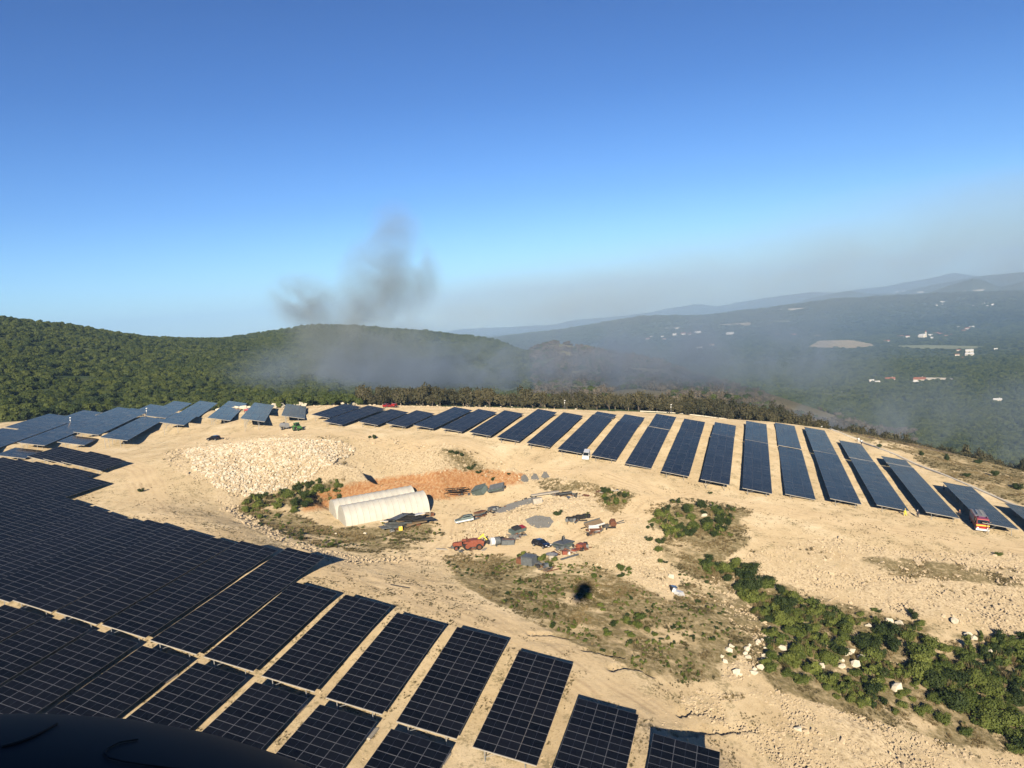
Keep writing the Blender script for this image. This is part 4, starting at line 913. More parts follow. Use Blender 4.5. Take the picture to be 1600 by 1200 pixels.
# ------------------------------------------------------------------ vehicles (x forward, z up)
def wheel(parent, x, y, r, wd, rim='galv'):
    t = MB().cyl((x, y-wd/2, r), (x, y+wd/2, r), r, 'rubber', 18).build('wheel', parent)
    MB().cyl((x, y-wd/2-.012, r), (x, y+wd/2+.012, r), r*.58, rim, 12).build('rim', t)
    return t
def car(label, paint, grp=None, van=False, name='parked_car'):
    t = empty(name, (0, 0, 0)); tag(t, label, 'van' if van else 'car', grp)
    if van:
        prof = [(-2.4, .35), (-2.45, 1.2), (-2.4, 1.95), (1.0, 2.0), (1.75, 1.2), (2.35, 1.0), (2.45, .7), (2.42, .35)]; wy = .92
    else:
        prof = [(-2.1, .35), (-2.15, .75), (-2.0, 1.0), (-1.75, 1.38), (-1.1, 1.5), (0, 1.48), (.95, .98), (1.8, .84), (2.1, .65), (2.12, .33)]; wy = .84
    b = MB().prism(prof, -wy, wy, paint, inset=.2, top=.9).build('body', t, bevel=.06)
    mb = MB()
    if van:
        mb.prism([(1.02, 1.93), (1.72, 1.25), (1.76, 1.27), (1.08, 1.96)], -.72, .72, 'win'); mb.build('windscreen', t)
        for s in (-1, 1): MB().prism([(.15, 1.25), (1.45, 1.25), (.9, 1.8), (.15, 1.82)], s*.885-.02 if s > 0 else -.905, s*.905 if s > 0 else -.865, 'win').build('side_window', t)
    else:
        mb.prism([(.02, 1.46), (.9, 1.02), (.95, 1.03), (.1, 1.50)], -.62, .62, 'win'); mb.build('windscreen', t)
        MB().prism([(-1.98, 1.05), (-1.78, 1.36), (-1.83, 1.38), (-2.04, 1.06)], -.6, .6, 'win').build('rear_window', t)
        for s in (-1, 1):
            y0, y1 = (.735, .765) if s > 0 else (-.765, -.735); MB().prism([(-1.6, 1.0), (.7, 1.0), (-.05, 1.36), (-1.3, 1.38)], y0, y1, 'win').build('side_window', t)
    L2 = 2.38 if van else 2.06
    for s in (-1, 1):
        MB().box((L2, s*.6, .72), (.12, .32, .14), 'white').build('headlight', t); MB().box((-L2, s*.66, .85), (.1, .2, .2), 'red').build('tail_light', t)
        MB().box((.85, s*(wy+.1), 1.05), (.12, .18, .12), paint).build('wing_mirror', t)
        for x in (-1.35, 1.35): wheel(t, x, s*(wy-.08), .33, .22)
    MB().box((L2+.06, 0, .45), (.06, .5, .11), 'white').build('number_plate', t)
    return t
c1 = car('black hatchback parked on the dirt yard, nose towards the domed lid', 'black'); place(c1, *site(846, 855), heading((833, 850), (861, 858)))
c2 = car('black car standing alone at the rim of the pit, before the left tables', 'black'); place(c2, *site(334, 688), heading((350, 689), (318, 690)))
c3 = car('white van parked between two tables of the far row', 'white', van=True, name='parked_van'); place(c3, *site(916, 716), heading((919, 706), (914, 722)))
c4 = car('red car half hidden behind dark tables at the woods', 'red'); place(c4, *site(606, 637), heading((600, 637), (612, 637)))
c5 = car('derelict dark green pickup with a pale lower half, left end of the scrap row', 'teal'); 
MB().box((0, 0, .48), (4.0, 1.76, .3), 'white').build('sill_panel', c5); MB().box((-1.2, 0, 1.25), (1.6, 1.5, .1), 'dark').build('load_cover', c5); place(c5, *site(726, 817), heading((741, 813), (712, 819)), .1)

def fire_engine():
    t = empty('fire_engine', (0, 0, 0)); tag(t, 'red fire engine with a yellow band facing the camera, beside the right tables', 'fire engine')
    MB().prism([(1.5, .55), (1.5, 2.85), (3.35, 2.85), (3.62, 1.7), (3.7, 1.0), (3.7, .45)], -1.22, 1.22, 'red', inset=.1, top=1.7).build('cab', t, bevel=.07)
    MB().prism([(3.4, 2.62), (3.61, 1.78), (3.66, 1.8), (3.45, 2.64)], -1.05, 1.05, 'win').build('windscreen', t)
    for s in (-1, 1): MB().box((2.5, s*1.2, 2.15), (1.1, .05, .75), 'win').build('side_window', t)
    MB().box((3.72, 0, 1.5), (.05, 2.5, .24), 'yellow').build('front_band', t); MB().box((3.74, 0, .6), (.28, 2.5, .4), 'white').build('bumper', t)
    for s in (-1, 1):
        MB().box((3.76, s*.9, .95), (.08, .36, .26), 'white').build('headlight', t); MB().cyl((2.1, s*.8, 2.85), (2.1, s*.8, 3.08), .14, 'win', 8).build('beacon', t)
        MB().box((3.35, s*1.45, 2.1), (.1, .26, .5), 'black').build('wing_mirror', t); MB().box((-.9, s*1.23, 1.35), (4.4, .04, .22), 'yellow').build('side_band', t)
        for x in (2.5, -1.9): wheel(t, x, s*1.05, .52, .34)
    MB().prism([(-3.6, .7), (-3.6, 2.75), (1.4, 2.75), (1.4, .7)], -1.25, 1.25, 'red').build('body', t, bevel=.04)
    MB().box((-1.1, 0, 2.79), (4.8, 2.3, .06), 'galv').build('roof_deck', t)
    for q in range(3):
        for s in (-1, 1): MB().box((-2.8+q*1.55, s*1.27, 1.95), (1.35, .03, 1.1), 'galv').build('shutter', t)
    mb = MB()
    for s in (-.25, .25): mb.cyl((-3.4, .55+s, 2.95), (.9, .55+s, 2.95), .04, 'galv', 6)
    for q in range(9): mb.cyl((-3.2+q*.5, .3, 2.95), (-3.2+q*.5, .8, 2.95), .03, 'galv', 5)
    mb.build('ladder', t); MB().cyl((-2.9, -.6, 2.98), (.6, -.6, 2.98), .11, 'black', 8).build('hose_tube', t)
    return t
place(fire_engine(), *site(1529, 823), heading((1516, 806), (1537, 838)))

def tractor(label, paint, cab=True):
    t = empty('tractor', (0, 0, 0)); tag(t, label, 'tractor')
    MB().prism([(.2, .8), (.2, 1.55), (1.7, 1.42), (1.95, 1.2), (1.95, .75)], -.4, .4, paint, inset=.06, top=1.1).build('bonnet', t, bevel=.04)
    MB().box((-.3, 0, .85), (2.2, .5, .4), 'dark').build('chassis', t)
    if cab:
        MB().box((-.55, 0, 2.45), (1.5, 1.35, .14), paint).build('cab_roof', t, bevel=.04); MB().box((-.55, 0, 1.85), (1.35, 1.2, 1.1), 'win').build('cab_glass', t)
        for a in (-1.2, .1):
            for s in (-1, 1): MB().box((a, s*.62, 1.85), (.07, .07, 1.1), paint).build('cab_post', t)
    else: MB().box((-.7, 0, 1.25), (.5, .5, .5), 'dark').build('seat', t); MB().box((-.9, 0, 1.9), (.08, .9, .9), 'rust').build('roll_bar', t)
    for s in (-1, 1):
        wheel(t, -.8, s*.85, .82, .42, paint); wheel(t, 1.45, s*.72, .46, .26, paint); MB().prism([(-1.5, 1.35), (-1.3, 1.75), (-.3, 1.75), (-.1, 1.35)], s*.85-.22, s*.85+.22, paint).build('mudguard', t)
    MB().cyl((1.1, .18, 1.4), (1.1, .18, 2.1), .04, 'dark', 6).build('exhaust_pipe', t)
    return t
g = heading((450, 670), (470, 671))
place(tractor('green tractor on the dirt road above the pit, pulling a tank', 'greenp'), *site(466, 673), g)
t = empty('tank_trailer', (0, 0, 0)); tag(t, 'grey cylindrical tank trailer hitched behind the green tractor', 'tank trailer')
MB().cyl((-2.0, 0, 1.35), (1.6, 0, 1.35), .85, 'galv', 20).build('tank', t); MB().box((1.9, 0, .6), (1.6, .18, .16), 'dark').build('drawbar', t); MB().cyl((-.2, 0, 2.15), (-.2, 0, 2.4), .28, 'dark', 10).build('filler_lid', t)
for s in (-1, 1): wheel(t, -.4, s*.9, .5, .3)
place(t, *site(446, 671), g)
rt = tractor('rusty red wheeled loader tractor with a yellow rear arm beside the rubble mound', 'orange', False)
g = heading((745, 857), (712, 859)); place(rt, *site(722, 859), g)
t = empty('excavator_arm_trailer', (0, 0, 0)); tag(t, 'orange drum trailer with a yellow folded digging arm, behind the rusty loader tractor', 'trailer')
MB().prism([(-1.6, .7), (-1.8, 1.6), (-.9, 2.0), (.9, 2.0), (1.6, 1.4), (1.5, .7)], -.85, .85, 'orange', inset=.12, top=1.2).build('hopper', t)
MB().box((2.0, 0, .7), (1.4, .14, .14), 'rust').build('drawbar', t)
mb = MB(); mb.box((-1.2, 0, 2.3), (1.9, .22, .26), 'yellow', ry=.7); mb.box((-2.1, 0, 2.2), (1.5, .2, .22), 'yellow', ry=-.8); mb.build('digging_arm', t); MB().box((-2.7, 0, 1.3), (.6, .8, .6), 'dark').build('bucket', t)
for s in (-1, 1): wheel(t, -.7, s*.95, .62, .32, 'rust')
place(t, *site(741, 858), g)
t = empty('red_farm_machine', (0, 0, 0)); tag(t, 'small red farm machine behind the pale left tables near white rocks', 'machine')
MB().prism([(-1.2, .5), (-1.2, 1.5), (.4, 1.7), (1.2, 1.0), (1.2, .5)], -.7, .7, 'red', .1, .9).build('body', t)
for s in (-1, 1): wheel(t, -.6, s*.8, .5, .25); wheel(t, .8, s*.7, .35, .2)
place(t, *site(387, 645), .2)
t2 = copy_tree(t); t2['label'] = 'second red machine beside the red car at the woods, behind dark tables'; place(t2, *site(616, 637), 1.2)

# ------------------------------------------------------------------ scrap and stores in the yard
def heap(name, label, cat, poly, h, m, seed=0, rough=.35):
    """a heap whose outline follows a row of ground points"""
    pts = [site(*p) for p in poly]; cx_ = sum(p[0] for p in pts)/len(pts); cy_ = sum(p[1] for p in pts)/len(pts); r = random.Random(seed)
    P_ = []
    for i in range(len(pts)):
        a = pts[i]; b = pts[(i+1) % len(pts)]
        for k in range(4): P_.append((a[0]+(b[0]-a[0])*k/4, a[1]+(b[1]-a[1])*k/4))
    rings = 7; v = []; f = []; n = len(P_)
    for j in range(rings):
        t_ = j/rings
        for (x, y) in P_:
            X = x+(cx_-x)*t_+r.uniform(-1, 1)*.12; Y = y+(cy_-y)*t_+r.uniform(-1, 1)*.12
            v.append((X-cx_, Y-cy_, float(gz(X, Y))+h*(1-(1-t_)**2)*r.uniform(1-rough, 1+rough)-.05*(j == 0)))
    z0 = float(gz(cx_, cy_)); v.append((0, 0, z0+h)); v = [(a, b, c-z0) for a, b, c in v]
    for j in range(rings-1):
        for i in range(n): f.append((j*n+i, j*n+(i+1) % n, (j+1)*n+(i+1) % n, (j+1)*n+i))
    for i in range(n): f.append(((rings-1)*n+i, (rings-1)*n+(i+1) % n, len(v)-1))
    me = bpy.data.meshes.new(name); me.from_pydata(v, [], f); me.materials.append(M[m]); me.update()
    o = link(bpy.data.objects.new(name, me)); o.location = (cx_, cy_, z0); tag(o, label, cat); return o
heap('gravel_heap', 'wide oval heap of dark grey gravel in the middle of the yard', 'gravel heap', [(820, 812), (835, 806), (862, 809), (866, 816), (858, 826), (842, 827), (826, 820)], .8, 'grit', 1)
heap('gravel_heap', 'long grey gravel strip beside the upper yard track', 'gravel heap', [(766, 800), (790, 790), (838, 776), (845, 781), (808, 794), (778, 804)], .6, 'grit', 2)
for i, (a, b, l) in enumerate(((820, 750, 'left'), (836, 748, 'middle'), (852, 745, 'right'))):
    heap('soil_heap', '%s of three small dark heaps under the road bank' % l, 'heap', [(a-7, b+1), (a-3, b-3), (a+4, b-3), (a+7, b+1), (a, b+4)], 1.1, 'grit', 5+i)
heap('gravel_heap', 'low grey gravel strip right of the white tank', 'gravel heap', [(785, 845), (800, 840), (815, 834), (818, 838), (803, 846), (788, 849)], .5, 'grit', 9)
def stack(name, label, cat, at_, hd, boxes, dz=0.):
    t = empty(name, (0, 0, 0)); tag(t, label, cat)
    for nm, c, d, m, *r in boxes: MB().box(c, d, m, *(r or ())).build(nm, t)
    place(t, *site(*at_), heading(*hd) if isinstance(hd, tuple) else hd, dz); return t
r_ = random.Random(3)
def sheets(n, L0, W0, m, h=.09, name='sheet', zz=0.05):
    return [(name, (r_.uniform(-.3, .3), r_.uniform(-.3, .3), zz+i*(h+.05)), (L0*r_.uniform(.85, 1.05), W0*r_.uniform(.85, 1.05), h), m if not isinstance(m, list) else r_.choice(m), r_.uniform(-.12, .12)) for i in range(n)]
up = ((700, 774), (735, 766))
tr = []
for i in range(6): tr.append(('beam', (r_.uniform(-.8, .8), -1.1+i*.42, .4+.42*(i % 3)), (11.5*r_.uniform(.7, 1), .12, .16), 'dark' if i % 3 else 'rust', r_.uniform(-.05, .05)))
for i in range(9): tr.append(('lattice_bar', (-4+i, -.4, 1.3), (1.3, .1, .1), 'dark', .2, 0, (.7 if i % 2 else -.7)))
stack('steel_trusses', 'dark rusty steel trusses stacked beside the tunnel under the orange bank', 'scrap steel', (718, 772), up, tr)
stack('sheet_stack', 'tall stack of grey green sheets between the trusses and the yard track', 'sheet stack', (752, 770), ((738, 772), (768, 766)), [('crate', (0, 0, .7), (4.2, 2.4, 1.4), 'teal')]+sheets(3, 4.2, 2.5, ['teal', 'greyp'], zz=1.45))
stack('sheet_stack', 'lower stack of grey sheets right of the tall stack', 'sheet stack', (778, 766), ((768, 768), (790, 763)), [('crate', (0, 0, .45), (4.0, 1.6, .9), 'greyp')]+sheets(3, 4.0, 1.7, ['greyp', 'teal'], zz=.95))
stack('concrete_block', 'pale square concrete block at the head of the grey gravel strip', 'concrete block', (840, 787), 0.2, [('block', (0, 0, .6), (2.2, 1.6, 1.2), 'concrete'), ('lid', (0, 0, 1.23), (2.3, 1.7, .08), 'concrete')])
stack('long_slab', 'long pale beam on dark bearers above the concrete block', 'beam', (852, 775), ((830, 778), (872, 772)), [('slab', (0, 0, .65), (7.0, .9, .28), 'concrete'), ('bearer', (-2.4, 0, .25), (.3, 1.1, .5), 'dark'), ('bearer', (2.4, 0, .25), (.3, 1.1, .5), 'dark'), ('plank', (1.5, 1.2, .5), (6, .2, .2), 'wood')])
stack('scrap_pile', 'low pile of grey scrap in weeds right of the long beam', 'scrap', (885, 775), .1, sheets(6, 3.0, 1.0, ['greyp', 'dark', 'wood'], .12))
stack('scrap_pile', 'brown scrap and boards behind the derelict pickup', 'scrap', (750, 808), ((740, 811), (765, 803)), sheets(6, 2.6, 1.5, ['rust', 'dark', 'wood', 'greyp'], .18))
stack('scrap_pile', 'pale bent sheets left of the grey gravel strip', 'scrap', (770, 797), ((760, 800), (785, 791)), sheets(6, 2.6, 1.5, ['teal', 'white', 'greyp'], .08))
t = empty('water_tank', (0, 0, 0)); tag(t, 'white and grey drum tank on its side right of the rusty loader', 'tank')
MB().cyl((-.9, 0, .8), (-.1, 0, .8), .8, 'white', 18).build('white_drum', t); MB().cyl((-.1, 0, .8), (1.0, 0, .8), .78, 'greyp', 18).build('grey_drum', t); MB().cyl((1.0, 0, .8), (1.12, 0, .8), .86, 'dark', 18).build('rim', t)
place(t, *site(773, 852), heading((765, 853), (783, 851)))
stack('scrap_bin', 'grey bin with loose bars between the white drum and the yard', 'bin', (793, 851), .15, [('bin', (0, 0, .5), (2.6, 1.3, 1.0), 'greyp'), ('bar', (-.3, .2, 1.08), (3, .08, .08), 'dark', .2), ('bar', (.2, -.2, 1.1), (2.6, .08, .08), 'rust', -.2)])
stack('wrecked_car', 'dark red and green wreck half buried on the mound by the gravel heap', 'wreck', (808, 832), ((798, 836), (820, 828)), [('shell', (0, 0, .5), (3.6, 1.5, .7), 'teal'), ('cabin', (-.3, 0, 1.0), (1.7, 1.3, .5), 'dark'), ('bonnet', (1.3, 0, .9), (1.1, 1.35, .12), 'red'), ('door', (.6, 1.0, .5), (1.1, .08, .9), 'white', .3)])
for i in range(7):
    X, Y = site(888+i*5.2, 815-i*1.0); t = empty('tyre_pile', (X, Y, float(gz(X, Y))-.05)); tag(t, 'pile of black tyres in the row along the lower yard track', 'tyres', 'row of tyre piles')
    for k in range(3): MB().cyl((0, 0, .05+k*.27), (0, 0, .29+k*.27), .5, 'rubber', 14).build('tyre', t)
stack('sheet_pile', 'spread pile of grey sheets with two uprights, right of the black car', 'sheet pile', (880, 855), ((866, 858), (896, 850)), sheets(8, 3.8, 2.4, ['greyp', 'teal', 'greyp'], .1)+[('upright', (.2, .5, 1.3), (.3, .12, 1.6), 'dark', 0, .2), ('upright', (.9, .6, 1.3), (.3, .12, 1.5), 'greyp', .3, -.1)])
stack('orange_machine', 'faded orange machine frame beside the bank, right of the grey sheets', 'machine', (905, 861), ((893, 865), (917, 856)), [('hopper', (.6, 0, .8), (1.8, 1.3, 1.0), 'orange', .1), ('frame', (-.9, 0, .45), (2.4, .9, .3), 'orange'), ('arm', (-.6, .2, 1.0), (2.0, .16, .16), 'orange', .2, 0, .3), ('motor', (1.7, .2, .7), (.6, .8, .8), 'dark')])
stack('orange_crate', 'small orange crate with a white can, left end of the long grey beam', 'crate', (882, 867), .2, [('crate', (0, 0, .35), (.9, .8, .7), 'orange'), ('can', (.9, -.1, .25), (.3, .3, .5), 'white')])
stack('steel_beam', 'long thin grey beam lying in front of the orange machine', 'beam', (890, 872), ((876, 875), (906, 866)), [('beam', (0, 0, .15), (5.2, .3, .25), 'greyp')])
t = empty('domed_drum', (0, 0, 0)); tag(t, 'squat drum with a wide domed metal lid in front of the black car', 'drum')
MB().cyl((0, 0, 0), (0, 0, .95), .62, 'concrete', 16).build('drum', t); MB().cyl((0, 0, .95), (0, 0, 1.25), 1.15, 'galv', 20, .3).build('lid', t); MB().cyl((0, 0, 1.25), (0, 0, 1.35), .12, 'dark', 8).build('knob', t)
place(t, *site(862, 874), 0)
stack('metal_container', 'grey tipped steel container with a rusty side at the edge of the grass', 'container', (823, 882), ((812, 880), (834, 884)), [('container', (.5, 0, .8), (2.3, 1.9, 1.5), 'greyp', 0, .08), ('side', (-1.2, 0, .6), (1.1, 1.7, 1.0), 'rust', 0, 0, .1), ('lid', (.5, 0, 1.66), (2.4, 2.0, .08), 'greyp', 0, .08)])
stack('plank_pile', 'weathered planks and posts lying right of the grey container', 'planks', (845, 885), ((832, 878), (858, 892)), [('plank', (r_.uniform(-.5, .5), -1+i*.32, .1+.07*(i % 3)), (4.2*r_.uniform(.6, 1), .16, .08), r_.choice(['wood', 'dark', 'wood', 'concrete']), r_.uniform(-.2, .2)) for i in range(8)])
t = stack('flatbed_trailer', 'old flatbed trailer with pale side boards at the right of the yard', 'trailer', (928, 824), ((917, 827), (941, 820)), [('bed', (0, 0, .85), (4.0, 1.9, .12), 'wood'), ('side_board', (0, -.95, 1.05), (4.0, .06, .4), 'white'), ('side_board', (0, .95, 1.05), (4.0, .06, .4), 'greyp'), ('drawbar', (-2.6, 0, .7), (1.4, .12, .1), 'dark')])
for s in (-1, 1): wheel(t, .8, s*.8, .38, .2); wheel(t, -.8, s*.8, .38, .2)
stack('scrap_pile', 'jumbled scrap metal just below the flatbed trailer', 'scrap', (930, 832), .1, sheets(7, 2.4, 1.1, ['dark', 'greyp', 'white', 'rust'], .12))
t = empty('rusty_barrel', (0, 0, 0)); tag(t, 'dark red rusty barrel with bars right of the flatbed trailer', 'barrel')
MB().cyl((0, -.7, .7), (0, .5, .7), .68, 'rust', 14).build('barrel', t); MB().box((1.6, .4, .7), (2.6, .08, .08), 'greyp', .5).build('bar', t); MB().box((1.6, .1, .5), (2.4, .08, .08), 'greyp', .3).build('bar', t); place(t, *site(957, 821), .1)
DP = stack('debris_pile', 'large pile of dark sheets and pallets against the near tunnel', 'debris pile', (632, 824), ((606, 828), (660, 818)),
      [('sheet', (-2.6+i*.95, r_.uniform(-.8, .8), .5+.3*(i % 4)), (4.4*r_.uniform(.6, 1), 2.4, .12), r_.choice(['dark', 'greyp', 'greyp', 'teal', 'wood', 'concrete']), r_.uniform(-.3, .3), r_.uniform(-.15, .15), r_.uniform(-.12, .12)) for i in range(7)]
      +[('sheet', (-2.8+i*.8, r_.uniform(-1, 1), 1.6+.2*(i % 3)), (3.4*r_.uniform(.6, 1), 1.8, .1), r_.choice(['dark', 'greyp', 'white', 'dark']), r_.uniform(-.4, .4), r_.uniform(-.2, .2), r_.uniform(-.2, .2)) for i in range(8)]
      +[('block', (-1.5+i*1.3, -.3, .3), (.9, .9, .6), r_.choice(['dark', 'rust', 'dark'])) for i in range(4)])
DP.scale = (1.25, 1.2, 1.25)
stack('wooden_crates', 'reddish wooden crates at the right end of the debris pile', 'crates', (668, 808), .5, [('crate', (0, 0, .5), (1.0, 1.0, 1.0), 'wood'), ('crate', (1.1, .2, .4), (.9, .9, .8), 'rust'), ('post', (.4, -.6, .8), (.12, .12, 1.7), 'concrete', 0, .2), ('board', (.2, .8, .3), (2.4, .6, .08), 'dark', .4)])
stack('yellow_canister', 'bright pale yellow canister at the foot of the debris pile', 'canister', (626, 829), .2, [('body', (0, 0, .45), (.8, .5, .85), 'yellow'), ('cap', (.15, 0, .92), (.14, .14, .1), 'white')])
stack('white_boards', 'stack of white boards lying in the dry grass', 'boards', (1061, 930), ((1055, 931), (1069, 931)), [('board', (-.1+i*.05, -.2+.15*i, .08+.13*i), (1.5, 1.1, .08), 'white', .06*i) for i in range(4)]+[('sack', (-.4, .8, .5), (.5, .45, .7), 'white', .3, .2)], .02)
stack('dark_crate', 'dark blue crate next to the white boards', 'crate', (1052, 924), .1, [('crate', (0, 0, .4), (.9, 1.0, .75), 'dark'), ('lid', (0, 0, .8), (.95, 1.05, .05), 'black')])
stack('dark_plank', 'single dark plank lying on the bare slope above the near tables', 'plank', (625, 918), ((613, 915), (638, 920)), [('plank', (0, 0, .08), (3.0, .18, .12), 'dark')])
for i, (a, b) in enumerate(((262, 1063), (348, 1094), (465, 1112), (577, 1150), (690, 1188))):
    X, Y = site(a, b, 30); o = MB().box((0, 0, 0), (1.3, 2.0, .22), 'concrete').build('concrete_slab'); o.location = (X, Y, float(gz(X, Y))+.12); o.rotation_euler = (0, 0, math.radians(-18))
    tag(o, 'pale concrete slab between lower tables, %s from the left' % ORD[i], 'slab', 'slabs below the gap')

BITS = [MB().box((0, 0, .1), (1.4, .5, .12), m_, .3).build('bit').data for m_ in ('greyp', 'dark', 'wood', 'rust', 'concrete')]+[MB().box((0, 0, .25), (.5, .5, .5), m_).build('bit').data for m_ in ('dark', 'greyp')]+[MB().cyl((-.9, 0, .1), (.9, .2, .12), .06, m_, 5).build('bit').data for m_ in ('rust', 'greyp')]
for o in [o for o in COL.objects if o.name.split('.')[0] == 'bit']: bpy.data.objects.remove(o)
q_ = []
for poly, k in (([(610, 830), (665, 812)], 40), ([(700, 775), (790, 766)], 26), ([(735, 812), (775, 798), (850, 775), (900, 775), (960, 768)], 90), ([(770, 852), (820, 836)], 34), ([(870, 862), (920, 856)], 40), ([(915, 838), (960, 820)], 36), ([(835, 882), (862, 892)], 22), ([(690, 860), (760, 858)], 16), ([(880, 818), (925, 810)], 14)):
    for i in range(k):
        j = rnd.randrange(len(poly)-1); t_ = rnd.random(); a, b = poly[j], poly[j+1]; X, Y = site(a[0]+(b[0]-a[0])*t_+rnd.gauss(0, 2.5), a[1]+(b[1]-a[1])*t_+rnd.gauss(0, 2)); q_.append((X, Y, float(gz(X, Y))+.05))
k = len(q_); sz = rng.uniform(.5, 1.6, k); scatter('scrap_litter', q_, np.c_[sz, sz, sz], rotz(k, .2), rng.integers(0, len(BITS), k), BITS)

# kerb along the far side of the plant
KP = [(1000, 643), (1100, 648), (1200, 653), (1257, 660), (1282, 664), (1300, 672), (1325, 682), (1340, 687), (1375, 702), (1400, 712), (1432, 727), (1472, 742), (1515, 760), (1550, 775), (1605, 798), (1680, 830)]
W_ = [site(*p, 100) for p in KP]
t = empty('perimeter_kerb', (W_[7][0], W_[7][1], 0)); tag(t, 'thin pale kerb curving round the right side of the plant', 'kerb')
for i in range(len(W_)-1):
    (x0, y0), (x1, y1) = W_[i], W_[i+1]; L_ = math.hypot(x1-x0, y1-y0); n = max(1, int(L_/6))
    for k in range(n):
        a = (x0+(x1-x0)*k/n, y0+(y1-y0)*k/n); b = (x0+(x1-x0)*(k+1)/n, y0+(y1-y0)*(k+1)/n); za, zb_ = float(gz(*a)), float(gz(*b))
        o = MB().box((0, 0, 0), (math.dist(a, b)-.06, .6, .55), 'kerb').build('kerb_stone', t)
        o.location = ((a[0]+b[0])/2-W_[7][0], (a[1]+b[1])/2-W_[7][1], (za+zb_)/2+.08); o.rotation_euler = (0, -math.atan2(zb_-za, math.dist(a, b)), math.atan2(b[1]-a[1], b[0]-a[0]))
for a, b, l in ((883, 641, 'camera pole behind the far row, left of centre'), (1049, 648, 'camera pole behind the rear tables, right of centre'), (1283, 662, 'camera pole at the bend of the kerb'), (230, 652, 'camera pole at the woods behind the pale left tables'), (110, 659, 'camera pole at the far left edge of the woods')):
    X, Y = site(a, b, 100); t = empty('camera_pole', (X, Y, float(gz(X, Y)))); tag(t, 'white-topped '+l, 'camera pole')
    MB().cyl((0, 0, 0), (0, 0, 4.2), .07, 'galv', 8).build('pole', t); c = MB().box((.15, -.1, 4.2), (.5, .3, .3), 'white', .5).build('camera_head', t); MB().box((0, 0, 3.2), (.3, .2, .4), 'white').build('control_box', t)

# ------------------------------------------------------------------ people
def person(at_, rz, label, top, legs, helmet=None, step=.18, lean=0., arm=.25):
    X, Y = site(*at_, 60); t = empty('person', (X, Y, float(gz(X, Y))), rz); tag(t, label, 'person')
    J = dict(pel=(0, 0, .95), wst=(lean*.2, 0, 1.12), chs=(lean*.6, 0, 1.36), nck=(lean, 0, 1.5), hed=(lean+.02, 0, 1.62), top=(lean+.02, 0, 1.74))
    E_ = [('pel', 'wst'), ('wst', 'chs'), ('chs', 'nck'), ('nck', 'hed'), ('hed', 'top')]; Rd = dict(pel=.14, wst=.13, chs=.16, nck=.06, hed=.1, top=.075)
    for s, n_ in ((1, 'l'), (-1, 'r')):
        st = step*s
        J.update({'sh'+n_: (lean*.8, s*.19, 1.42), 'el'+n_: (lean+arm*.6, s*.27, 1.14), 'wr'+n_: (lean+arm*1.4, s*.24, .96), 'ha'+n_: (lean+arm*1.8, s*.23, .88),
                  'hp'+n_: (0, s*.1, .9), 'kn'+n_: (st*.6+.03, s*.11, .5), 'an'+n_: (st, s*.11, .08), 'to'+n_: (st+.2, s*.12, .04)})
        Rd.update({'sh'+n_: .075, 'el'+n_: .05, 'wr'+n_: .035, 'ha'+n_: .045, 'hp'+n_: .1, 'kn'+n_: .065, 'an'+n_: .045, 'to'+n_: .04})
        E_ += [('chs', 'sh'+n_), ('sh'+n_, 'el'+n_), ('el'+n_, 'wr'+n_), ('wr'+n_, 'ha'+n_), ('pel', 'hp'+n_), ('hp'+n_, 'kn'+n_), ('kn'+n_, 'an'+n_), ('an'+n_, 'to'+n_)]
    def skin(nm, keys, m, grow=1., root='pel'):
        ks = [k for k in J if k in keys]; me = bpy.data.meshes.new(nm); me.from_pydata([J[k] for k in ks], [(ks.index(a), ks.index(b)) for a, b in E_ if a in ks and b in ks], [])
        me.materials.append(M[m]); o = link(bpy.data.objects.new(nm, me), t); md = o.modifiers.new('skin', 'SKIN'); o.modifiers.new('sub', 'SUBSURF').levels = 1; o.modifiers['sub'].render_levels = 1
        if me.skin_vertices:
            for i, k in enumerate(ks):
                r = Rd[k]*grow; me.skin_vertices[0].data[i].radius = (r, r); me.skin_vertices[0].data[i].use_root = (k == root)
        return o
    return t, skin, J
def person_full(*a, **k):
    top, legs = a[3], a[4]
    t, skin, J = person(*a, **k)
    skin('body', set(J), 'skin')
    skin('jacket', {'pel', 'wst', 'chs', 'shl', 'ell', 'wrl', 'shr', 'elr', 'wrr'}, top, 1.28)
    skin('trousers', {'pel', 'hpl', 'knl', 'anl', 'hpr', 'knr', 'anr'}, legs, 1.3)
    hx, hy, hz = J['hed']; MB().cyl((hx-.01, 0, hz+.04), (hx-.01, 0, hz+.16), .125, k.get('helmet') or 'hair', 10, .07).build('helmet' if k.get('helmet') else 'hair', t)
    return t
def face_cam(px_, d=0): return math.radians(-90-d)
person_full((1415, 807), 2.6, 'person in bright yellow suit walking before the long right tables', 'hivis', 'hivis', helmet='yellow', step=.28, arm=.3)
person_full((1434, 809), -1.2, 'person in dark clothes with a jacket, right of the one in yellow', 'cloth_d', 'cloth_d', helmet='white', step=.1, arm=.2)
person_full((1500, 808), 2.2, 'person in dark red clothes at the table corner left of the fire engine', 'rust', 'cloth_d', step=.2, arm=.25)
person_full((1475, 768), 2.0, 'person in a white top in the shadow left of the right-hand table', 'cloth_w', 'cloth_d', step=.15, arm=.2)
person_full((1342, 691), 1.8, 'person in white at the kerb, left one of the pair', 'cloth_w', 'cloth_w', step=.15, arm=.1)
person_full((1346, 695), .8, 'person in a white top bending at the kerb, right one of the pair', 'cloth_w', 'cloth_d', step=.15, arm=.5, lean=.3)

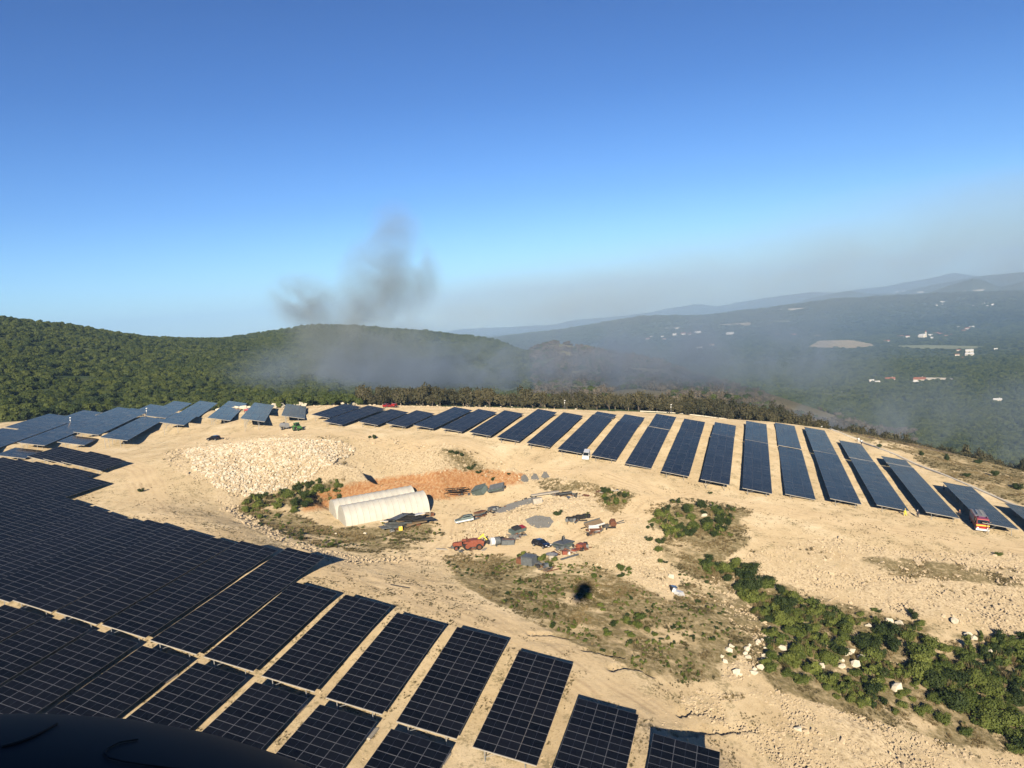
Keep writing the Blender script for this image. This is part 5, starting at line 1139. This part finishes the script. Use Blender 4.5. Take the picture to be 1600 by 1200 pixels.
# ------------------------------------------------------------------ the valley: fields and houses
def field(poly, m, nm):
    x0 = min(p[0] for p in poly); x1 = max(p[0] for p in poly)
    t_, b_ = [], []
    for k in range(25):
        x = x0+(x1-x0)*(k+.001)/24.01; ys = []
        for i in range(len(poly)):
            (a, b), (c, d) = poly[i], poly[(i+1) % len(poly)]
            if (a-x)*(c-x) <= 0 and a != c: ys.append(b+(d-b)*(x-a)/(c-a))
        if len(ys) < 2: continue
        t_.append((x, min(ys))); b_.append((x, max(ys)))
    v = []; f = []; R_ = 5
    for k in range(len(t_)):
        A_ = far_site(*t_[k], 900); B_ = far_site(*b_[k], 900)
        for j in range(R_):
            x = A_[0]+(B_[0]-A_[0])*j/(R_-1); y = A_[1]+(B_[1]-A_[1])*j/(R_-1); v.append((x, y, float(land(x, y))+1.5))
    for k in range(len(t_)-1):
        for j in range(R_-1): f.append((k*R_+j, k*R_+j+1, (k+1)*R_+j+1, (k+1)*R_+j))
    me = bpy.data.meshes.new(nm); me.from_pydata(v, [], f); me.materials.append(m); o = link(bpy.data.objects.new(nm, me)); tag(o, kind='structure')
M['field'] = mat('stubble', (.26, .21, .12), .95, noise=.2, scale=.02); M['meadow'] = mat('meadow', (.15, .16, .08), .95, noise=.25, scale=.02); M['paleroad'] = mat('gravel_road', (.42, .38, .3), .95)
for i, f_ in enumerate(FIELDS): field(f_, M[('field', 'meadow', 'paleroad', 'paleroad', 'field', 'field', 'paleroad', 'paleroad', 'meadow', 'paleroad')[i]], 'field')
def house(a, b, w_px, lab, grp=None, roof='roof', wallm='wallw', ratio=.7, hs=.42, rz=None, floors=1):
    X, Y, Z = far_site(a, b, 700); r = math.hypot(X, Y); Wd = max(7, w_px*r/FPX); D_ = Wd*ratio; H_ = max(3, Wd*hs*.7)
    t = empty('house', (X, Y, float(land(X, Y))), rz if rz is not None else -math.atan2(X, Y)+rnd.uniform(-.4, .4)); tag(t, lab, 'house', grp)
    MB().box((0, 0, H_/2-.5), (Wd, D_, H_+1), wallm).build('wall', t)
    e = .5; MB().add([(-Wd/2-e, -D_/2-e, H_), (Wd/2+e, -D_/2-e, H_), (Wd/2+e, D_/2+e, H_), (-Wd/2-e, D_/2+e, H_), (-Wd/2-e, 0, H_+D_*.28), (Wd/2+e, 0, H_+D_*.28)], [(0, 1, 5, 4), (2, 3, 4, 5), (0, 4, 3), (1, 2, 5), (3, 2, 1, 0)], roof).build('roof', t)
    if w_px > 5:
        n = max(2, int(Wd/4.5))
        for k in range(n):
            x = -Wd/2+Wd*(k+.5)/n; MB().box((x, -D_/2-.03, H_*.5), (1.2, .1, 1.4), 'win').build('window', t)
        MB().box((Wd*.25, D_*.12, H_+D_*.3), (.8, .8, 1.6), wallm).build('chimney', t)
    return t
vil = 'village houses on the valley side, '
for a, b, w_, l in ((1012, 531, 6, 'left end'), (1018, 527, 4, 'above the left end'), (1035, 527, 4, 'second cluster'), (1038, 531, 5, 'second cluster, lower'), (1054, 524, 6, 'upper row, first'), (1068, 523, 7, 'upper row, second'), (1078, 523, 6, 'upper row, third'), (1090, 522, 9, 'long white shed in the upper row'), (1109, 522, 4, 'upper row, right end'),
                    (1141, 524, 10, 'largest white building right of the upper row'), (1093, 546, 8, 'low white house below the rows'), (1112, 541, 7, 'white house with a red roof below the rows'),
                    (1200, 525, 3, 'first of four near the centre of the valley'), (1216, 524, 5, 'second of four near the centre of the valley'), (1229, 523, 3, 'third of four near the centre of the valley'), (1240, 525, 7, 'last of four near the centre of the valley'),
                    (1220, 485, 3, 'beside the pale road cut high on the ridge'), (1336, 473, 4, 'lone white house high on the far slope'), (1364, 487, 3, 'lone white house lower on the far slope'),
                    (1386, 535, 7, 'low white house right of the stubble field'), (1407, 528, 7, 'left of the church'), (1418, 527, 5, 'just left of the church')):
    house(a, b, w_, 'pale house in the valley, '+l, 'houses in the valley', roof='roof' if w_ in (5, 6, 7) and a != 1054 else 'wallw')
CH = house(1441, 529, 7, 'church with a small bell tower on the valley road', None, 'wallw', 'wall', 1.2, .8, rz=-1.0)
MB().box((9, 4, 9), (4, 4, 20), 'wall').build('bell_tower', CH); MB().cyl((9, 4, 19), (9, 4, 25), 3, 'roof', 4, .1).build('spire', CH)
for i, (a, b, w_) in enumerate(((1454, 525, 5), (1457, 529, 4), (1463, 523, 6), (1468, 523, 5), (1475, 523, 5), (1478, 526, 4), (1488, 524, 4), (1496, 520, 3), (1506, 518, 5), (1512, 515, 6), (1518, 513, 6), (1498, 512, 3), (1487, 512, 3))):
    house(a, b, w_, 'pale house %s along the road right of the church' % ORD[i], 'houses along the church road', roof=rnd.choice(['roof', 'wallw']))
for i, (a, b, w_, l, rf) in enumerate(((1515, 551, 9, 'large cream farmhouse below the meadow', 'wallw'), (1515, 556, 9, 'second cream farm building in front of the farmhouse', 'wallw'), (1498, 549, 5, 'small farm house left of the cream farmhouse', 'roof'), (1496, 556, 5, 'farm shed with a red roof left of the cream farm', 'roof'), (1489, 561, 5, 'lowest pale farm building of the farm group', 'wallw'), (1503, 561, 4, 'small shed at the foot of the farm group', 'roof'),
                                       (1391, 596, 12, 'cream house with a red roof in the near valley, the left of two', 'roof'), (1437, 597, 14, 'long white house with a red tiled roof in the near valley', 'roof'), (1431, 599, 6, 'white annex in front of the red roofed house', 'wallw'), (1362, 597, 4, 'small white shed left of the cream house', 'wallw'), (1371, 599, 4, 'tiny pale shed between shed and cream house', 'wallw'), (1559, 628, 9, 'white roofed building in the smoke at right', 'wallw'), (1556, 547, 3, 'tiny pale house right of the farm', 'wallw'))):
    house(a, b, w_, l, None, rf, 'wall')
for i in range(26):
    a, b = [(rnd.uniform(1456, 1490), rnd.uniform(471, 479)), (rnd.uniform(1517, 1552), rnd.uniform(472, 480)), (rnd.uniform(1400, 1450), rnd.uniform(455, 459))][(i % 5) % 3]
    house(a, b, rnd.uniform(2, 3.4), 'white speck of a far village house below the hills', 'far village houses', 'wallw')

# ------------------------------------------------------------------ air: haze and smoke
def volume_box(name, c, d, material, rot=0):
    o = MB().box((0, 0, 0), d, 'seam').build(name); o.location = c; o.rotation_euler = (0, 0, rot); o.data.materials.clear(); o.data.materials.append(material); o['kind'] = 'stuff'; return o
hm = bpy.data.materials.new('haze'); hm.use_nodes = True; n = hm.node_tree; n.nodes.remove(n.nodes['Principled BSDF'])
pv = n.nodes.new('ShaderNodeVolumePrincipled'); pv.inputs['Color'].default_value = (.38, .64, 1.0, 1); pv.inputs['Density'].default_value = 9e-5; pv.inputs['Anisotropy'].default_value = -.2
n.links.new(pv.outputs[0], n.nodes['Material Output'].inputs['Volume'])
volume_box('haze', (0, 8000, -100), (52000, 32000, 1900), hm)
def smoke(name, c, d, col, dens, scale, lo, hi, lobes, rot=0, seed=0., stretch=(1, 1, 1), zfade=True):
    """a drift of smoke: noise-broken density inside soft ellipsoid lobes given in box units (-1..1)"""
    m = bpy.data.materials.new(name); m.use_nodes = True; n = m.node_tree; n.nodes.remove(n.nodes['Principled BSDF']); L = n.links
    v = n.nodes.new('ShaderNodeVolumePrincipled'); v.inputs['Color'].default_value = (*col, 1); v.inputs['Anisotropy'].default_value = .0
    tc = n.nodes.new('ShaderNodeTexCoord'); acc = None
    def mth(op, a, b=None, e=None, cl=False):
        x = n.nodes.new('ShaderNodeMath'); x.operation = op; x.use_clamp = cl
        for i, q in enumerate((a, b, e)):
            if q is None: continue
            if isinstance(q, (int, float)): x.inputs[i].default_value = q
            else: L.new(q, x.inputs[i])
        return x.outputs[0]
    for (lx, ly, lz, rx, ry, rz_, w_) in lobes:
        mp = n.nodes.new('ShaderNodeVectorMath'); mp.operation = 'SUBTRACT'; mp.inputs[1].default_value = (lx*d[0]/2, ly*d[1]/2, lz*d[2]/2); L.new(tc.outputs['Object'], mp.inputs[0])
        m2 = n.nodes.new('ShaderNodeVectorMath'); m2.operation = 'DIVIDE'; m2.inputs[1].default_value = (rx*d[0]/2, ry*d[1]/2, rz_*d[2]/2); L.new(mp.outputs[0], m2.inputs[0])
        ln = n.nodes.new('ShaderNodeVectorMath'); ln.operation = 'LENGTH'; L.new(m2.outputs[0], ln.inputs[0])
        e = mth('MULTIPLY', mth('SUBTRACT', 1.0, ln.outputs['Value'], cl=True), w_)
        acc = e if acc is None else mth('ADD', acc, e)
    nz = n.nodes.new('ShaderNodeTexNoise'); nz.inputs['Scale'].default_value = scale; nz.inputs['Detail'].default_value = 5; nz.inputs['Roughness'].default_value = .62; nz.inputs['Distortion'].default_value = 1.1
    mp = n.nodes.new('ShaderNodeMapping'); mp.inputs['Location'].default_value = (seed, seed*2, seed*3); mp.inputs['Scale'].default_value = stretch; L.new(tc.outputs['Object'], mp.inputs[0]); L.new(mp.outputs[0], nz.inputs[0])
    mr = n.nodes.new('ShaderNodeMapRange'); mr.inputs['From Min'].default_value = lo; mr.inputs['From Max'].default_value = hi; L.new(nz.outputs[0], mr.inputs[0])
    L.new(mth('MULTIPLY', mth('MULTIPLY', acc, mr.outputs[0]), dens), v.inputs['Density']); L.new(v.outputs[0], n.nodes['Material Output'].inputs['Volume'])
    o = volume_box(name, c, d, m, rot); return o
# plume over the valley behind the woods (billows up above the ridge)
smoke('smoke_plume', (-120, 590, CZ+12), (210, 130, 190), (.60, .69, .72), .046, .024, .39, .64,
      [(.32, 0, .27, .42, .8, .42, 1.2), (-.34, 0, .16, .27, .7, .24, 1.2), (.40, 0, .6, .24, .7, .3, .8), (-.05, 0, .02, .55, .8, .3, .8), (.05, 0, -.34, .6, .9, .5, .8)], seed=3.1)
# smoke lying in the valley behind the scorched trees
smoke('valley_smoke', (20, 560, CZ-30), (470, 190, 84), (.46, .60, .80), .030, .026, .40, .68, [(-.5, 0, -.1, .55, 1, .95, 1.2), (.0, 0, -.3, .65, 1, .9, .9), (.6, 0, -.3, .7, 1, .9, .9)], seed=7.7)
# drift that runs away to the right along the skyline
smoke('smoke_drift', (900, 2600, CZ+40), (3400, 900, 560), (.76, .72, .64), .0022, .0026, .30, .74, [(-.6, 0, -.05, .5, 1, .55, .9), (-.1, 0, .05, .7, 1, .75, .9), (.6, 0, .3, .8, 1, 1.0, 1.2)], rot=-.35, seed=1.3, stretch=(.6, 1, 1.3))
smoke('valley_haze', (900, 2300, CZ-60), (2900, 2600, 330), (.40, .60, .88), .00042, .0016, .1, .75, [(-.1, 0, -.2, 1, 1, 1.0, 1.2), (.4, -.5, -.2, .8, .8, .9, .8)], rot=-.3, seed=9.1)
# wisps at the right edge beyond the burnt ground
smoke('ground_smoke', (200, 420, CZ-72), (240, 130, 80), (.46, .60, .80), .030, .022, .44, .68, [(.1, 0, -.1, .8, .9, .9, 1.0), (-.4, .1, -.3, .5, .8, .7, .8)], rot=-.45, seed=5.5)

# ------------------------------------------------------------------ the helicopter the view is taken from
PC = (-.911, .913, CZ-1.462); hx = empty('helicopter', PC); tag(hx, 'dark curved fuselage of the helicopter filling the bottom left corner', 'helicopter')
def ellipsoid(nm, c, r, m, rot=(0, 0, 0), p=(1, 1), seg=64, parent=None):
    v = []; f = []; n = seg; k = seg//2
    for j in range(1, k):
        b = math.pi*j/k
        for i in range(n):
            a = 2*math.pi*i/n; v.append((r[0]*math.sin(b)*math.cos(a), r[1]*math.sin(b)*math.sin(a), r[2]*math.cos(b)))
    v += [(0, 0, r[2]), (0, 0, -r[2])]
    for j in range(k-2):
        for i in range(n): f.append((j*n+i, (j+1)*n+i, (j+1)*n+(i+1) % n, j*n+(i+1) % n))
    for i in range(n): f.append((len(v)-2, i, (i+1) % n)); f.append((len(v)-1, (k-2)*n+(i+1) % n, (k-2)*n+i))
    me = bpy.data.meshes.new(nm); me.from_pydata(v, [], f); me.materials.append(M[m]); [setattr(q, 'use_smooth', True) for q in me.polygons]
    o = link(bpy.data.objects.new(nm, me), parent); o.location = c; o.rotation_euler = rot; return o
BR_ = (1.086, .739, .962)
ellipsoid('side_pod', (0, 0, 0), BR_, 'heli', parent=hx)
def on_pod(px, py):               # where the line of sight meets the pod
    d = ray(px, py); o = np.array([0, 0, CZ])-np.array(PC); r = np.array(BR_); A = ((d/r)**2).sum(); B = 2*(d*o/r**2).sum(); C_ = ((o/r)**2).sum()-1
    t = (-B-math.sqrt(max(B*B-4*A*C_, 0)))/(2*A); return Vector((o+d*t)*1.001)
def groove(pts, w_=.008):
    mb = MB()
    for p, q in zip(pts[:-1], pts[1:]): mb.cyl(p, q, w_, 'seam', 6)
    return mb.build('panel_seam', hx)
groove([on_pod(x, 1168-40*(x/95)**1.15+3*math.sin(x/30)) for x in np.linspace(-10, 88, 16)], .0022)
groove([on_pod(x, y) for x, y in ((215, 1156), (185, 1161), (168, 1170), (163, 1178), (170, 1185), (190, 1190), (220, 1195), (260, 1200), (300, 1204))], .0012)
sdir = np.array(_s)
hb = np.array([0, 0, CZ])+sdir*3.2
ellipsoid('cabin', tuple(hb-np.array(PC)), (1.35, 2.3, 1.0), 'heli', parent=hx)
MB().cyl((hb[0]+.9, hb[1]-2.6, 2.2), (hb[0]+.9, hb[1]-7.5, 2.6), .34, 'heli', 14, .14).build('tail_boom', hx)

# every member of a row of alike things says where in its row it stands
def ordw(i):
    tens = ['', '', 'twenty', 'thirty', 'forty', 'fifty', 'sixty', 'seventy', 'eighty', 'ninety']
    if i < 20: return (ORD[:19]+['nineteenth', 'twentieth'])[i-1] if i < 20 else 'twentieth'
    if i % 10 == 0: return tens[i//10][:-1]+'ieth'
    return tens[i//10]+'-'+ORD[i % 10-1]
by = {}
for o in list(COL.objects):
    if o.parent is None and 'label' in o and 'group' in o: by.setdefault(o['label'], []).append(o)
for lab, L_ in by.items():
    if len(L_) < 2: continue
    L_.sort(key=lambda o: float(proj(*o.location)[0]))
    for i, o in enumerate(L_): o['label'] = lab+', '+ordw(i+1)+' from the left'
